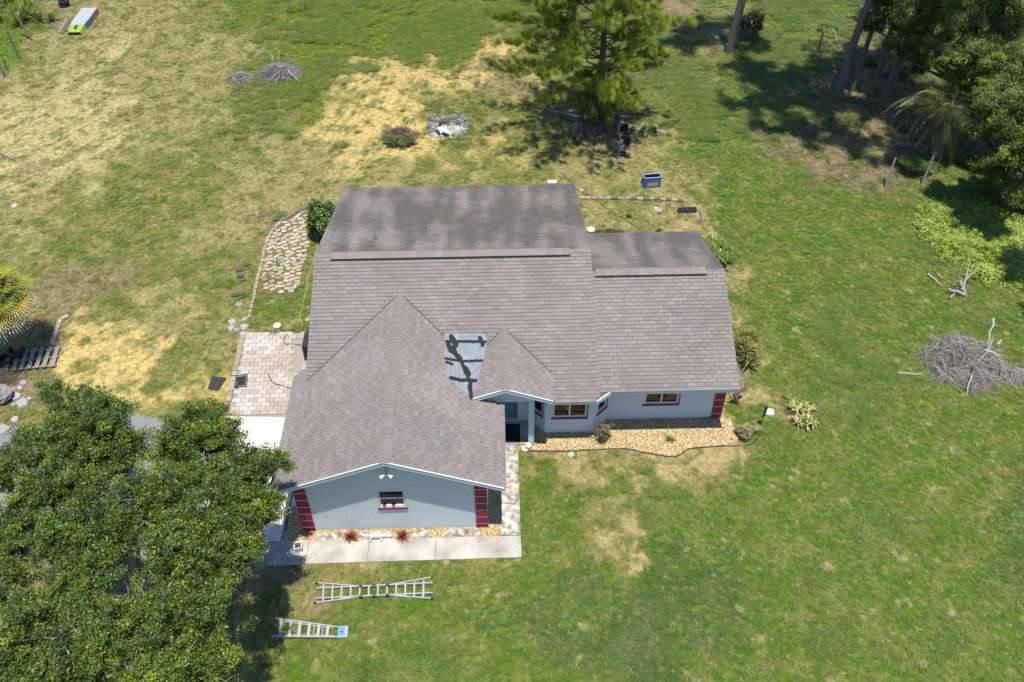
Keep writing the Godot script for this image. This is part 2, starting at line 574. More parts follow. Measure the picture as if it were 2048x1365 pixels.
func pebbles(called: String, polys: Array, count: int, y: float, parent: Node) -> void:
	var g := RandomNumberGenerator.new()
	g.seed = 90 + count
	var b := B.new()
	b.lump(Vector3.ZERO, V(0.03, 0.016, 0.022), g, 4, 6, 0.18)
	var mesh := b.mesh(M.plain)
	var pal := [Color(0.42, 0.29, 0.10), Color(0.48, 0.36, 0.16), Color(0.32, 0.20, 0.08), Color(0.50, 0.42, 0.27), Color(0.26, 0.16, 0.07), Color(0.52, 0.47, 0.38), Color(0.18, 0.12, 0.07), Color(0.36, 0.28, 0.18), Color(0.44, 0.32, 0.12)]
	var xs := []; var cs := []
	var total := 0.0
	var areas := []
	for poly in polys:
		var lo := Vector2(1e9, 1e9); var hi := -lo
		for p in poly:
			lo = lo.min(Vector2(p.x, p.z)); hi = hi.max(Vector2(p.x, p.z))
		areas.append([lo, hi])
		total += (hi.x - lo.x) * (hi.y - lo.y)
	for i in polys.size():
		var pv := PackedVector2Array()
		for p in polys[i]: pv.append(Vector2(p.x, p.z))
		var lo: Vector2 = areas[i][0]; var hi: Vector2 = areas[i][1]
		for k in int(count * (hi.x - lo.x) * (hi.y - lo.y) / total):
			var q := Vector2(g.randf_range(lo.x, hi.x), g.randf_range(lo.y, hi.y))
			if not Geometry2D.is_point_in_polygon(q, pv): continue
			var s := g.randf_range(0.55, 1.25)
			xs.append(Transform3D(Basis.from_euler(V(g.randf_range(-0.4, 0.4), g.randf() * TAU, g.randf_range(-0.4, 0.4))).scaled(V(s, s, s)), V(q.x, y + g.randf_range(0, 0.012), q.y)))
			var c: Color = pal[g.randi() % pal.size()]
			var v := g.randf_range(0.75, 1.15)
			cs.append(Color(c.r * v, c.g * v, c.b * v))
	stuff(copies(called, mesh, xs, cs, parent))

func build_paving() -> void:
	M.soil = mat("soil", lin(0.16, 0.11, 0.07), 1.0, "speck", 1.5, "bumps", 0.6)
	M.drive = mat("drive", lin(0.30, 0.30, 0.31), 1.0, "speck", 1.2, "bumps", 0.8)
	# concrete: walk along the garage front, walk to the porch, apron beside the garage
	var walk := Node3D.new()
	walk.name = "walk"; add_child(walk); setting(walk)
	var xs := [-7.06, -5.62, -3.72, -1.64, 1.03]
	for i in 4:
		sheet("slab", [V(xs[i] + 0.008, 0, 1.235 - 0.02 * i), V(xs[i + 1] - 0.008, 0, 1.215 - 0.02 * i), V(xs[i + 1] - 0.008, 0, 0.375), V(xs[i] + 0.008, 0, 0.385)], 0.05, 0.12, M.concrete, walk)
	var zs := [-3.29, -2.05, -0.85, 0.36]
	mat("mildewed", lin(0.50, 0.47, 0.42), 0.9, "mildew", 0.5, "fine", 0.4)
	for i in 3:
		sheet("slab", rect(0.405, zs[i] + 0.008, 1.02, zs[i + 1] - 0.008), 0.052, 0.12, M.mildewed, walk)
	keep_bare(rect(-7.02, 0.36, 0.97, 1.16)); keep_bare(rect(0.38, -3.35, 0.97, 0.4))
	var apron := Node3D.new()
	apron.name = "driveway"; add_child(apron); setting(apron)
	M.apron = mat("apron", lin(0.66, 0.64, 0.60), 0.9, "blotch", 0.4, "fine", 0.3)
	sheet("slab", [V(-9.24, 0, -1.81), V(-6.40, 0, -1.81), V(-6.40, 0, -4.72), V(-9.30, 0, -4.84)], 0.05, 0.12, M.apron, apron)
	sheet("slab", [V(-9.24, 0, 1.20), V(-6.52, 0, 0.37), V(-6.40, 0, -1.79), V(-9.24, 0, -1.79)], 0.05, 0.12, M.apron, apron)
	sheet("slab", [V(-6.38, 0, -0.93), V(-5.82, 0, -0.93), V(-5.82, 0, -4.6), V(-6.38, 0, -4.6)], 0.05, 0.12, M.apron, apron)
	keep_bare([V(-9.3, 0, 1.2), V(-5.8, 0, 1.2), V(-5.8, 0, -4.7), V(-9.3, 0, -4.85)])
	sheet("loose_stone", [V(-40, 0, 0.9), V(-9.26, 0, 0.9), V(-9.32, 0, -4.2), V(-12.5, 0, -5.1), V(-17, 0, -4.6), V(-40, 0, -4.4)], 0.012, 0.05, M.drive, apron)
	keep_bare([V(-40, 0, 0.8), V(-9.26, 0, 0.9), V(-9.32, 0, -4.1), V(-12.5, 0, -5.0), V(-17, 0, -4.5), V(-40, 0, -4.3)])
	# the house stands here
	keep_bare(rect(-5.8, -15.0, 3.75, -4.0)); keep_bare(rect(-5.81, -5, 0.0, 0.0)); keep_bare(rect(3.6, -11.6, 8.2, -4.34)); keep_bare(rect(0, -5, 1.6, -3.27))
	# gravel beds
	var bed := Node3D.new()
	bed.name = "gravel_bed"; add_child(bed); setting(bed)
	var edge := []
	for q in [[1045, 901], [1130, 902], [1190, 899], [1250, 897], [1290, 905], [1335, 912], [1355, 911], [1377, 898], [1420, 893], [1455, 891]]:
		edge.append(px(q[0], q[1]))
	var front_bed := [V(1.03, 0, -3.30)] + edge + [px(1478, 880), px(1462, 845), V(8.19, 0, -4.34), V(4.18, 0, -4.34), V(3.64, 0, -3.81), V(1.97, 0, -3.81), V(1.6, 0, -4.2), V(1.58, 0, -3.25)]
	var polys := [front_bed, rect(-6.50, 0.0, 0.39, 0.37), rect(0.0, -3.25, 0.39, 0.0), rect(-6.37, -0.92, -5.81, 0.0)]
	var flat := []
	for poly in polys:
		keep_bare(poly)
	sheet("soil", rect(-6.50, 0.0, 0.39, 0.37), 0.012, 0.05, M.soil, bed)
	sheet("soil", rect(0.0, -3.25, 0.39, -0.005), 0.012, 0.05, M.soil, bed)
	sheet("soil", rect(-6.37, -0.92, -5.81, -0.005), 0.012, 0.05, M.soil, bed)
	var pv := PackedVector2Array()
	for p in front_bed: pv.append(Vector2(p.x, p.z))
	var b := B.new()
	var ids := Geometry2D.triangulate_polygon(pv)
	for i in range(0, ids.size(), 3):
		var t := [pv[ids[i]], pv[ids[i + 1]], pv[ids[i + 2]]]
		if (t[1] - t[0]).cross(t[2] - t[0]) < 0: t.reverse()
		b.tri(V(t[0].x, 0.010, t[0].y), V(t[1].x, 0.010, t[1].y), V(t[2].x, 0.010, t[2].y))
	part("soil", b, M.soil, bed)
	pebbles("pebbles", polys, 34000, 0.014, bed)
	# stepping blocks in the front bed
	for q in [[634, 1069.5, 684.5, 1082], [722, 1067, 781, 1081], [825, 1064, 860, 1076], [890, 1062, 928, 1073.5], [929.5, 1060.5, 963, 1072]]:
		var p0 := px(q[0], q[1]); var p1 := px(q[2], q[3])
		var c := (p0 + p1) * 0.5
		var bb := B.new()
		bb.cbox(Transform3D(Basis(), V(0, 0.03, 0)), V(absf(p1.x - p0.x), 0.06, absf(p1.z - p0.z)), 0.008)
		var o := node("stepping_block", bb.mesh(M.concrete), null, turned(V(c.x, 0.012, c.z), R(-0.02, 0.02)))
		o.material_override = M.mildewed
		tag(o, "weathered white concrete stepping block in the gravel strip before the garage wall" if q[0] != 722 else "white concrete block in the gravel strip under the alligator figure", "paving block", "stepping blocks in the gravel strip")
	build_patio()

func build_patio() -> void:
	var patio := Node3D.new()
	patio.name = "patio"; add_child(patio); setting(patio)
	var pal := [Color(0.60, 0.51, 0.44), Color(0.62, 0.53, 0.46), Color(0.58, 0.48, 0.40), Color(0.66, 0.60, 0.55), Color(0.57, 0.49, 0.43), Color(0.70, 0.66, 0.62)]
	var meshes := []
	for c in pal:
		for k in 2:
			var b := B.new()
			b.col = c * (1.0 if k == 0 else 0.9)
			b.cbox(Transform3D(), V(0.292 if k == 0 else 0.284, 0.06, 0.194), 0.006)
			meshes.append(b.mesh(M.paver))
	sheet("sand_base", [V(-9.20, 0, -4.88), V(-5.86, 0, -4.75), V(-5.84, 0, -9.05), V(-9.55, 0, -9.05)], 0.02, 0.05, mat("sand", lin(0.42, 0.38, 0.32), 1.0, "speck", 1.0), patio)
	keep_bare([V(-9.25, 0, -4.8), V(-5.8, 0, -4.7), V(-5.8, 0, -9.15), V(-9.65, 0, -9.15)])
	var row := 0
	var z := -4.98
	while z > -9.12:
		var left := lerpf(-9.12, -9.48, (z + 4.9) / -4.2)
		var x := left + (0.15 if row % 2 == 0 else 0.0) + 0.15
		while x < -6.02:
			var jag := z < -8.8 and int(x * 7.0) % 3 == 0
			if not jag and not (x > -7.35 and z < -6.85 and z > -8.75):
				var pale := clampf((-7.6 - x) * 0.55 + sin(z * 2.1 + 1.0) * 0.35, 0, 1)
				var i := rng.randi() % 4
				if R(0, 1) < pale: i = [3, 5, 5, 1][rng.randi() % 4]
				node("paver", meshes[i * 2 + rng.randi() % 2], patio, turned(V(x, 0.025 + R(0, 0.008), z), R(-0.025, 0.025), R(-0.012, 0.012), R(-0.012, 0.012)))
			x += 0.30
		z -= 0.201
		row += 1

# ---- house --------------------------------------------------------------------------
const RIDGE_Z := -8.409
const RIDGE_Y := 4.374
const WING_Z := -7.617
const WING_Y := 4.059
const GAR_X := -2.905
const GAR_Y := 3.803
const PORCH_X := 0.628
const PORCH_Y := 3.285
func h_main(z: float) -> float: return RIDGE_Y - SLOPE * absf(z - RIDGE_Z)
func h_gar(x: float) -> float: return GAR_Y - SLOPE * absf(x - GAR_X)
func h_porch(x: float) -> float: return PORCH_Y - SLOPE * absf(x - PORCH_X)

# wall between two corners (left to right seen from outside), with one opening at most: [from, to, bottom, top]
func wall_between(b: B, p0: Vector3, p1: Vector3, y0: float, y1: float, thick: float, hole: Array = []) -> void:
	var d := (p1 - p0); d.y = 0
	var L := d.length(); d /= L
	var inn := V(d.z, 0, -d.x)
	var piece := func(a0: float, a1: float, h0: float, h1: float) -> void:
		if a1 - a0 < 0.001 or h1 - h0 < 0.001: return
		var q := [p0 + d * a0, p0 + d * a1, p0 + d * a1 + inn * thick, p0 + d * a0 + inn * thick]
		var lo := []; var hi := []
		for k in q:
			lo.append(V(k.x, h0, k.z)); hi.append(V(k.x, h1, k.z))
		b.prism(lo, hi)
	if hole.is_empty():
		piece.call(0.0, L, y0, y1)
	else:
		piece.call(0.0, hole[0], y0, y1); piece.call(hole[1], L, y0, y1)
		piece.call(hole[0], hole[1], y0, hole[2]); piece.call(hole[0], hole[1], hole[3], y1)

# window in an opening: frame, panes, painted surround and sill. Local x along the wall, y up, z outwards, origin at the opening's lower left corner
func window_at(house: Node, p0: Vector3, p1: Vector3, hole: Array, upright: bool) -> void:
	var d := (p1 - p0); d.y = 0; d = d.normalized()
	var out := V(-d.z, 0, d.x)
	var o := Node3D.new()
	o.name = "window"
	house.add_child(o, true)
	o.transform = Transform3D(Basis(d, Vector3.UP, out), V(p0.x, 0, p0.z) + d * float(hole[0]) + V(0, hole[2], 0))
	var w: float = hole[1] - hole[0]; var h: float = hole[3] - hole[2]
	var f := B.new()
	var t := 0.07
	f.abox(V(0.004, 0.004, -0.10), V(w - 0.004, t, -0.012)); f.abox(V(0.004, h - t, -0.10), V(w - 0.004, h - 0.004, -0.012))
	f.abox(V(0.004, t, -0.10), V(t, h - t, -0.012)); f.abox(V(w - t, t, -0.10), V(w - 0.004, h - t, -0.012))
	if upright:
		f.abox(V(w * 0.5 - 0.032, t, -0.098), V(w * 0.5 + 0.032, h - t, -0.026))
	else:
		f.abox(V(t, h * 0.5 - 0.03, -0.098), V(w - t, h * 0.5 + 0.03, -0.026))
	part("frame", f, M.white, o)
	for k in 2:
		var g := B.new()
		if upright: g.abox(V(t if k == 0 else w * 0.5 + 0.032, t, -0.072 + 0.012 * k), V(w * 0.5 - 0.032 if k == 0 else w - t, h - t, -0.066 + 0.012 * k))
		else: g.abox(V(t, t if k == 0 else h * 0.5 + 0.03, -0.072 + 0.012 * k), V(w - t, h * 0.5 - 0.03 if k == 0 else h - t, -0.066 + 0.012 * k))
		part("pane", g, M.glass if upright else M.screen_glass, o)
	var s := B.new()
	s.abox(V(-0.035, -0.068, -0.02), V(w + 0.035, -0.002, 0.04))
	part("sill", s, M.sill, o)
	var u := B.new()
	u.abox(V(w + 0.002, 0.0, -0.02), V(w + 0.032, h, 0.022))
	if upright or absf(d.x) < 0.9: part("surround", u, M.sill, o)
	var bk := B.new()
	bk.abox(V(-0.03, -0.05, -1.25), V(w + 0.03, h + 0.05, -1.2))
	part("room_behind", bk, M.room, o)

var shingle_list := []
var algae := FastNoiseLite.new()
# old shingles darken in patches and streaks where algae grows on them
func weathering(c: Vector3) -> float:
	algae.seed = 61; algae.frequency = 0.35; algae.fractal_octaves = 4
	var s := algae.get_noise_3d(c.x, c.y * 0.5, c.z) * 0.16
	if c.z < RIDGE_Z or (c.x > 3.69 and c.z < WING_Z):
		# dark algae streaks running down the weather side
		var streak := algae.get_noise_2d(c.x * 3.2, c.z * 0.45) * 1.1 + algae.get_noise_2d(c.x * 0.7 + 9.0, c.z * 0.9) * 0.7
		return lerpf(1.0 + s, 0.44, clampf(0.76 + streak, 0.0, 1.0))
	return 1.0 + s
# lay one slope: eave corner, direction along the eave, direction up the slope
func lay(o: Vector3, a: Vector3, up_: Vector3, L: float, S: float, keep: Callable, pal: Array, tabw := 0.28, course := 0.142) -> void:
	var n := a.cross(up_).normalized()
	if n.y < 0: n = -n
	# tabs hang a little over the eave board
	o -= up_ * 0.045
	S += 0.045
	var rows := int(ceil(S / course))
	for r in rows:
		var d0 := r * course
		var d1 := minf(d0 + course * 1.22, S)
		var x := -tabw * (0.5 if r % 2 == 1 else 0.0) - fmod(r * 0.037, 0.05)
		while x < L:
			var x0 := maxf(x, 0.0) + 0.005; var x1 := minf(x + tabw, L) - 0.005
			x += tabw
			if x1 - x0 < 0.003: continue
			var c := o + a * ((x0 + x1) * 0.5) + up_ * (d0 + course * 0.5)
			if not keep.call(c): continue
			shingle_list.append([o + a * x0 + up_ * d0, a, up_, n, x1 - x0, d1 - d0, pal[rng.randi() % pal.size()] * R(0.92, 1.08) * weathering(c), c.distance_to(EYE)])

func shingle_into(b: B, s: Array, local := false) -> void:
	var o: Vector3 = s[0]; var a: Vector3 = s[1]; var u: Vector3 = s[2]; var n: Vector3 = s[3]
	if local:
		o = Vector3.ZERO; a = Vector3.RIGHT; u = V(0, 0, -1); n = Vector3.UP
	var lift := 0.026
	var p0 := o + n * lift; var p1 := o + a * float(s[4]) + n * lift
	var p2: Vector3 = p1 + u * float(s[5]) - n * (lift - 0.002); var p3: Vector3 = p0 + u * float(s[5]) - n * (lift - 0.002)
	b.col = s[6]
	b.col.a = 1.0
	b.quad(p0, p3, p2, p1) if (p3 - p0).cross(p1 - p0).dot(n) < 0 else b.quad(p0, p1, p2, p3)
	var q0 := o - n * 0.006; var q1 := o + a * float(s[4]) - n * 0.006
	# cut edge of bare asphalt, kept dark to paint the shadow line under each course
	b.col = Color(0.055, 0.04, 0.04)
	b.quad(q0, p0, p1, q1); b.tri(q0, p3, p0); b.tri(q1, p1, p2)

func roof_slab(called: String, pts: Array, thick: float, house: Node) -> void:
	# pts on the roof surface, counter-clockwise seen from above; laid a little under the shingles
	var b := B.new()
	var lo := []; var hi := []
	for p in pts:
		hi.append(p - V(0, 0.010, 0)); lo.append(p - V(0, thick, 0))
	b.prism(lo, hi)
	part(called, b, M.deck, house)
func board(b: B, p0: Vector3, p1: Vector3, out: Vector3, drop: float, thick: float, top := 0.0) -> void:
	var lo := []; var hi := []
	var q := [p0, p1, p1 - out * thick, p0 - out * thick]
	if (p1 - p0).cross(out).y > 0: q = [p1, p0, p0 - out * thick, p1 - out * thick]
	for k in q:
		lo.append(k - V(0, drop, 0)); hi.append(k - V(0, top, 0))
	b.prism(lo, hi)

func build_house() -> void:
	var house := thing("house", "pale blue stucco house with grey brown shingle roof and crimson corner blocks", "house")
	var front_shingles := [Color(0.318, 0.282, 0.272), Color(0.306, 0.282, 0.282), Color(0.328, 0.282, 0.264), Color(0.296, 0.276, 0.280), Color(0.312, 0.272, 0.262), Color(0.298, 0.262, 0.248), Color(0.334, 0.304, 0.298), Color(0.288, 0.258, 0.252)]
	# walls ------------------------------------------------------------------
	var b := B.new()
	wall_between(b, V(-5.81, 0, 0), V(0, 0, 0), 0, 2.45, 0.2, [2.48, 3.33, 1.19, 2.05])
	b.prism([V(-5.81, 2.45, 0), V(0, 2.45, 0), V(0, 2.45, -0.2), V(-5.81, 2.45, -0.2)], [V(-5.81, 2.52, 0), V(0, 2.52, 0), V(0, 2.52, -0.2), V(-5.81, 2.52, -0.2)])
	b.prism([V(-5.81, 2.52, 0), V(0, 2.52, 0), V(0, 2.52, -0.2), V(-5.81, 2.52, -0.2)], [V(GAR_X - 0.02, 3.66, 0), V(GAR_X + 0.02, 3.66, 0), V(GAR_X + 0.02, 3.66, -0.2), V(GAR_X - 0.02, 3.66, -0.2)])
	part("garage_front_wall", b, M.stucco, house)
	window_at(house, V(-5.81, 0, 0), V(0, 0, 0), [2.48, 3.33, 1.19, 2.05], false)
	b = B.new()
	wall_between(b, V(0, 0, -0.2), V(0, 0, -4.34), 0, 2.45, 0.2)
	part("garage_side_wall", b, M.stucco, house)
	b = B.new()
	wall_between(b, V(-5.81, 0, -4.6), V(-5.81, 0, -0.2), 0, 2.45, 0.2)
	part("garage_side_wall", b, M.stucco, house)
	b = B.new()
	wall_between(b, V(4.18, 0, -4.34), V(8.19, 0, -4.34), 0, 2.5, 0.2, [1.22, 2.42, 0.80, 2.0])
	part("front_wall", b, M.stucco, house)
	window_at(house, V(4.18, 0, -4.34), V(8.19, 0, -4.34), [1.22, 2.42, 0.80, 2.0], true)
	b = B.new()
	var bw := [V(1.43, 0, -4.34), V(1.97, 0, -3.80), V(3.64, 0, -3.80), V(4.18, 0, -4.34)]
	wall_between(b, bw[0], bw[1], 0, 2.22, 0.18, [0.14, 0.64, 0.82, 1.98])
	wall_between(b, bw[1], bw[2], 0, 2.22, 0.18, [0.24, 1.42, 0.82, 1.98])
	wall_between(b, bw[2], bw[3], 0, 2.22, 0.18, [0.16, 0.66, 0.82, 1.98])
	part("bay_wall", b, M.stucco, house)
	window_at(house, bw[0], bw[1], [0.14, 0.64, 0.82, 1.98], false)
	window_at(house, bw[1], bw[2], [0.24, 1.42, 0.82, 1.98], true)
	window_at(house, bw[2], bw[3], [0.16, 0.66, 0.82, 1.98], false)
	# end wall and rear walls
	b = B.new()
	wall_between(b, V(8.19, 0, -4.54), V(8.19, 0, -11.25), 0, 2.4, 0.2)
	b.prism([V(7.99, 2.4, -4.54), V(8.19, 2.4, -4.54), V(8.19, 2.4, -11.05), V(7.99, 2.4, -11.05)], [V(7.99, 3.92, WING_Z + 0.02), V(8.19, 3.92, WING_Z + 0.02), V(8.19, 3.92, WING_Z - 0.02), V(7.99, 3.92, WING_Z - 0.02)])
	wall_between(b, V(7.99, 0, -11.25), V(3.62, 0, -11.25), 0, 2.4, 0.2)
	wall_between(b, V(3.62, 0, -8.5), V(3.62, 0, -14.7), 0, 2.35, 0.2)
	b.prism([V(3.42, 2.35, -8.0), V(3.62, 2.35, -8.0), V(3.62, 2.35, -14.6), V(3.42, 2.35, -14.6)], [V(3.42, 4.22, RIDGE_Z + 0.02), V(3.62, 4.22, RIDGE_Z + 0.02), V(3.62, 4.22, RIDGE_Z - 0.02), V(3.42, 4.22, RIDGE_Z - 0.02)])
	part("rear_wall", b, M.stucco, house)
	b = B.new()
	wall_between(b, V(3.42, 0, -14.7), V(-5.77, 0, -14.7), 0, 2.3, 0.2)
	wall_between(b, V(-5.77, 0, -14.5), V(-5.77, 0, -4.6), 0, 2.3, 0.2)
	b.prism([V(-5.77, 2.3, -4.7), V(-5.57, 2.3, -4.7), V(-5.57, 2.3, -14.5), V(-5.77, 2.3, -14.5)], [V(-5.77, 4.22, RIDGE_Z + 0.02), V(-5.57, 4.22, RIDGE_Z + 0.02), V(-5.57, 4.22, RIDGE_Z - 0.02), V(-5.77, 4.22, RIDGE_Z - 0.02)])
	part("rear_wall", b, M.stucco, house)
	# crimson corner blocks with pale joints
	var stacks := [[-5.81, -5.45, 0.0, 1.0], [-0.36, 0.0, 0.0, 1.0], [7.84, 8.19, -4.34, 0.0]]
	for st in stacks:
		var y := -0.10
		var jm := B.new()
		jm.abox(V(st[0] - 0.004, 0.0, st[2] + 0.001), V(st[1] + 0.004, 2.42, st[2] + 0.029))
		part("joint", jm, M.joint, house)
		for k in 8:
			var y0 := maxf(0.004, y + 0.012); var y1 := minf(y + 0.342, 2.42)
			if y1 - y0 > 0.03:
				var q := B.new()
				q.box(Transform3D(Basis(), V((st[0] + st[1]) * 0.5, (y0 + y1) * 0.5, st[2] + 0.016)), V(st[1] - st[0] + 0.012, y1 - y0, 0.032))
				part("corner_block", q, M.quoin, house)
			y += 0.354
	# porch: floor, column, beam, gable, door
	b = B.new()
	b.abox(V(0.0, 0.0, -4.62), V(1.60, 0.10, -3.27))
	part("porch_floor", b, M.concrete, house)
	b = B.new()
	b.abox(V(1.385, 0.10, -3.44), V(1.575, 2.26, -3.25))
	part("porch_column", b, M.trim, house)
	b = B.new()
	b.abox(V(0.0, 2.26, -3.42), V(1.575, 2.52, -3.26))
	b.prism([V(0.0, 2.52, -3.26), V(1.9, 2.52, -3.26), V(1.9, 2.52, -3.42), V(0.0, 2.52, -3.42)], [V(0.0, 2.90, -3.26), V(1.9, 2.64, -3.26), V(1.9, 2.64, -3.42), V(0.0, 2.90, -3.42)])
	b.prism([V(-0.4, 2.90, -3.262), V(1.25, 2.90, -3.262), V(1.25, 2.90, -3.42), V(-0.4, 2.90, -3.42)], [V(PORCH_X - 0.02, 3.14, -3.262), V(PORCH_X + 0.02, 3.14, -3.262), V(PORCH_X + 0.02, 3.14, -3.42), V(PORCH_X - 0.02, 3.14, -3.42)])
	b.abox(V(1.40, 2.262, -4.34), V(1.575, 2.50, -3.43))
	part("porch_beam", b, M.trim, house)
	b = B.new()
	b.abox(V(0.0, 2.36, -4.60), V(1.41, 2.40, -3.43))
	part("porch_ceiling", b, M.trim, house)
	b = B.new()
	wall_between(b, V(0.0, 0, -4.34), V(1.43, 0, -4.34), 0.1, 2.5, 0.2, [0.10, 1.06, 0.10, 2.2])
	part("porch_wall", b, M.stucco, house)
	var door := Node3D.new()
	door.name = "door"; house.add_child(door, true)
	b = B.new()
	b.abox(V(0.13, 0.13, -4.56), V(1.03, 2.14, -4.51))
	part("leaf", b, M.door, door)
	b = B.new()
	for q in [[0.24, 0.52], [0.64, 0.92]]:
		for h in [[0.3, 0.95], [1.1, 1.95]]:
			b.abox(V(q[0], h[0], -4.511), V(q[1], h[1], -4.498))
	part("panel", b, M.door, door)
	b = B.new()
	b.abox(V(0.10, 0.10, -4.58), V(0.13, 2.2, -4.46)); b.abox(V(1.03, 0.10, -4.58), V(1.06, 2.2, -4.46)); b.abox(V(0.13, 2.14, -4.58), V(1.03, 2.2, -4.46))
	b.abox(V(0.10, 0.10, -4.46), V(1.06, 0.128, -4.28))
	part("frame", b, M.trim, door)
	b = B.new()
	b.lathe(Transform3D(Basis(Vector3.RIGHT, PI / 2), V(0.95, 1.05, -4.51)), [Vector2(0.012, 0), Vector2(0.012, 0.04), Vector2(0.03, 0.045), Vector2(0.034, 0.065), Vector2(0.02, 0.08), Vector2(0, 0.082)], 10)
	part("handle", b, M.metal, door)
	b = B.new()
	b.abox(V(0.34, 0.101, -4.14), V(1.12, 0.118, -3.32))
	tag(part("doormat", b, M.rubber), "black rubber doormat on the porch floor by the teal door", "doormat")
	# roof slabs -----------------------------------------------------------------
	var el := 2.433
	roof_slab("main_roof", [V(-5.876, h_main(-3.9), -3.9), V(2.0, h_main(-3.9), -3.9), V(2.0, h_main(-3.22), -3.22), V(3.63, h_main(-3.22), -3.22), V(4.10, h_main(-3.515), -3.515), V(8.276, h_main(-3.515), -3.515), V(8.276, WING_Y, WING_Z), V(3.691, WING_Y, WING_Z), V(3.691, RIDGE_Y, RIDGE_Z), V(-5.876, RIDGE_Y, RIDGE_Z)], 0.12, house)
	var sb := (RIDGE_Y - 2.378) / (RIDGE_Z + 15.221) * 1.0
	roof_slab("rear_roof", [V(-5.876, RIDGE_Y, RIDGE_Z), V(3.691, RIDGE_Y, RIDGE_Z), V(3.691, 2.378, -15.221), V(-5.876, 2.378, -15.221)], 0.12, house)
	roof_slab("wing_roof", [V(3.691, WING_Y, WING_Z), V(8.276, WING_Y, WING_Z), V(8.276, 2.441, -11.78), V(3.691, 2.441, -11.78)], 0.12, house)
	roof_slab("garage_roof", [V(-6.346, h_gar(-6.346), 0.272), V(GAR_X, GAR_Y, 0.272), V(GAR_X, GAR_Y, -6.95), V(-5.86, h_gar(-5.86), -4.2), V(-5.87, h_gar(-5.87), -4.514), V(-6.346, h_gar(-6.346), -4.514)], 0.12, house)
	roof_slab("garage_roof", [V(GAR_X, GAR_Y, 0.272), V(0.547, h_gar(0.547), 0.272), V(0.547, h_gar(0.547), -2.963), V(-0.47, h_gar(-0.47), -2.963), V(-0.47, h_gar(-0.47), -4.5), V(GAR_X, GAR_Y, -6.95)], 0.12, house)
	roof_slab("porch_roof", [V(-0.49, h_porch(-0.49), -2.913), V(PORCH_X, PORCH_Y, -2.913), V(PORCH_X, PORCH_Y, -5.65), V(-0.49, h_porch(-0.49), -4.5)], 0.09, house)
	roof_slab("porch_roof", [V(PORCH_X, PORCH_Y, -2.913), V(2.157, h_porch(2.157), -2.913), V(2.157, h_porch(2.157), -4.13), V(PORCH_X, PORCH_Y, -5.65)], 0.09, house)
	# eave and rake boards, with a white drip edge
	var edges := [
		[V(-6.346, h_gar(-6.346), 0.272), V(GAR_X, GAR_Y, 0.272), V(0, 0, 1)], [V(GAR_X, GAR_Y, 0.272), V(0.547, h_gar(0.547), 0.272), V(0, 0, 1)],
		[V(0.547, h_gar(0.547), 0.242), V(0.547, h_gar(0.547), -2.963), V(1, 0, 0)], [V(-6.346, h_gar(-6.346), -4.514), V(-6.346, h_gar(-6.346), 0.242), V(-1, 0, 0)],
		[V(-0.49, h_porch(-0.49), -2.913), V(PORCH_X, PORCH_Y, -2.913), V(0, 0, 1)], [V(PORCH_X, PORCH_Y, -2.913), V(2.157, h_porch(2.157), -2.913), V(0, 0, 1)],
		[V(2.157, h_porch(2.157), -2.943), V(2.157, h_porch(2.157), -4.13), V(1, 0, 0)],
		[V(2.19, h_main(-3.22), -3.22), V(3.63, h_main(-3.22), -3.22), V(0, 0, 1)], [V(3.63, h_main(-3.22), -3.22), V(4.10, h_main(-3.515), -3.515), V(0.53, 0, 0.85)],
		[V(4.10, h_main(-3.515), -3.515), V(8.276, h_main(-3.515), -3.515), V(0, 0, 1)], [V(8.276, h_main(-3.545), -3.545), V(8.276, WING_Y, WING_Z), V(1, 0, 0)],
		[V(8.276, WING_Y, WING_Z), V(8.276, 2.441, -11.75), V(1, 0, 0)], [V(8.276, 2.441, -11.78), V(3.72, 2.441, -11.78), V(0, 0, -1)],
		[V(3.691, RIDGE_Y, RIDGE_Z), V(3.691, 2.378, -15.19), V(1, 0, 0)], [V(3.691, RIDGE_Y, RIDGE_Z), V(3.691, WING_Y + 0.02, WING_Z), V(1, 0, 0)],
		[V(3.691, 2.378, -15.221), V(-5.876, 2.378, -15.221), V(0, 0, -1)], [V(-5.876, 2.378, -15.19), V(-5.876, RIDGE_Y, RIDGE_Z), V(-1, 0, 0)], [V(-5.876, RIDGE_Y, RIDGE_Z), V(-5.876, h_main(-4.1), -4.1), V(-1, 0, 0)]]
	var nth := 0
	for e in edges:
		var fb := B.new()
		board(fb, e[0] + e[2] * 0.028, e[1] + e[2] * 0.028, e[2], 0.165, 0.027, 0.012)
		part("fascia", fb, M.trim, house)
		nth += 1
		if not nth in [1, 2, 5, 6, 8, 9, 10]: continue
		var db := B.new()
		board(db, e[0] + e[2] * 0.042, e[1] + e[2] * 0.042, e[2], 0.014, 0.05, -0.003)
		part("drip_edge", db, M.white, house)
	build_shingles(house, front_shingles)
	build_roof_fittings(house)

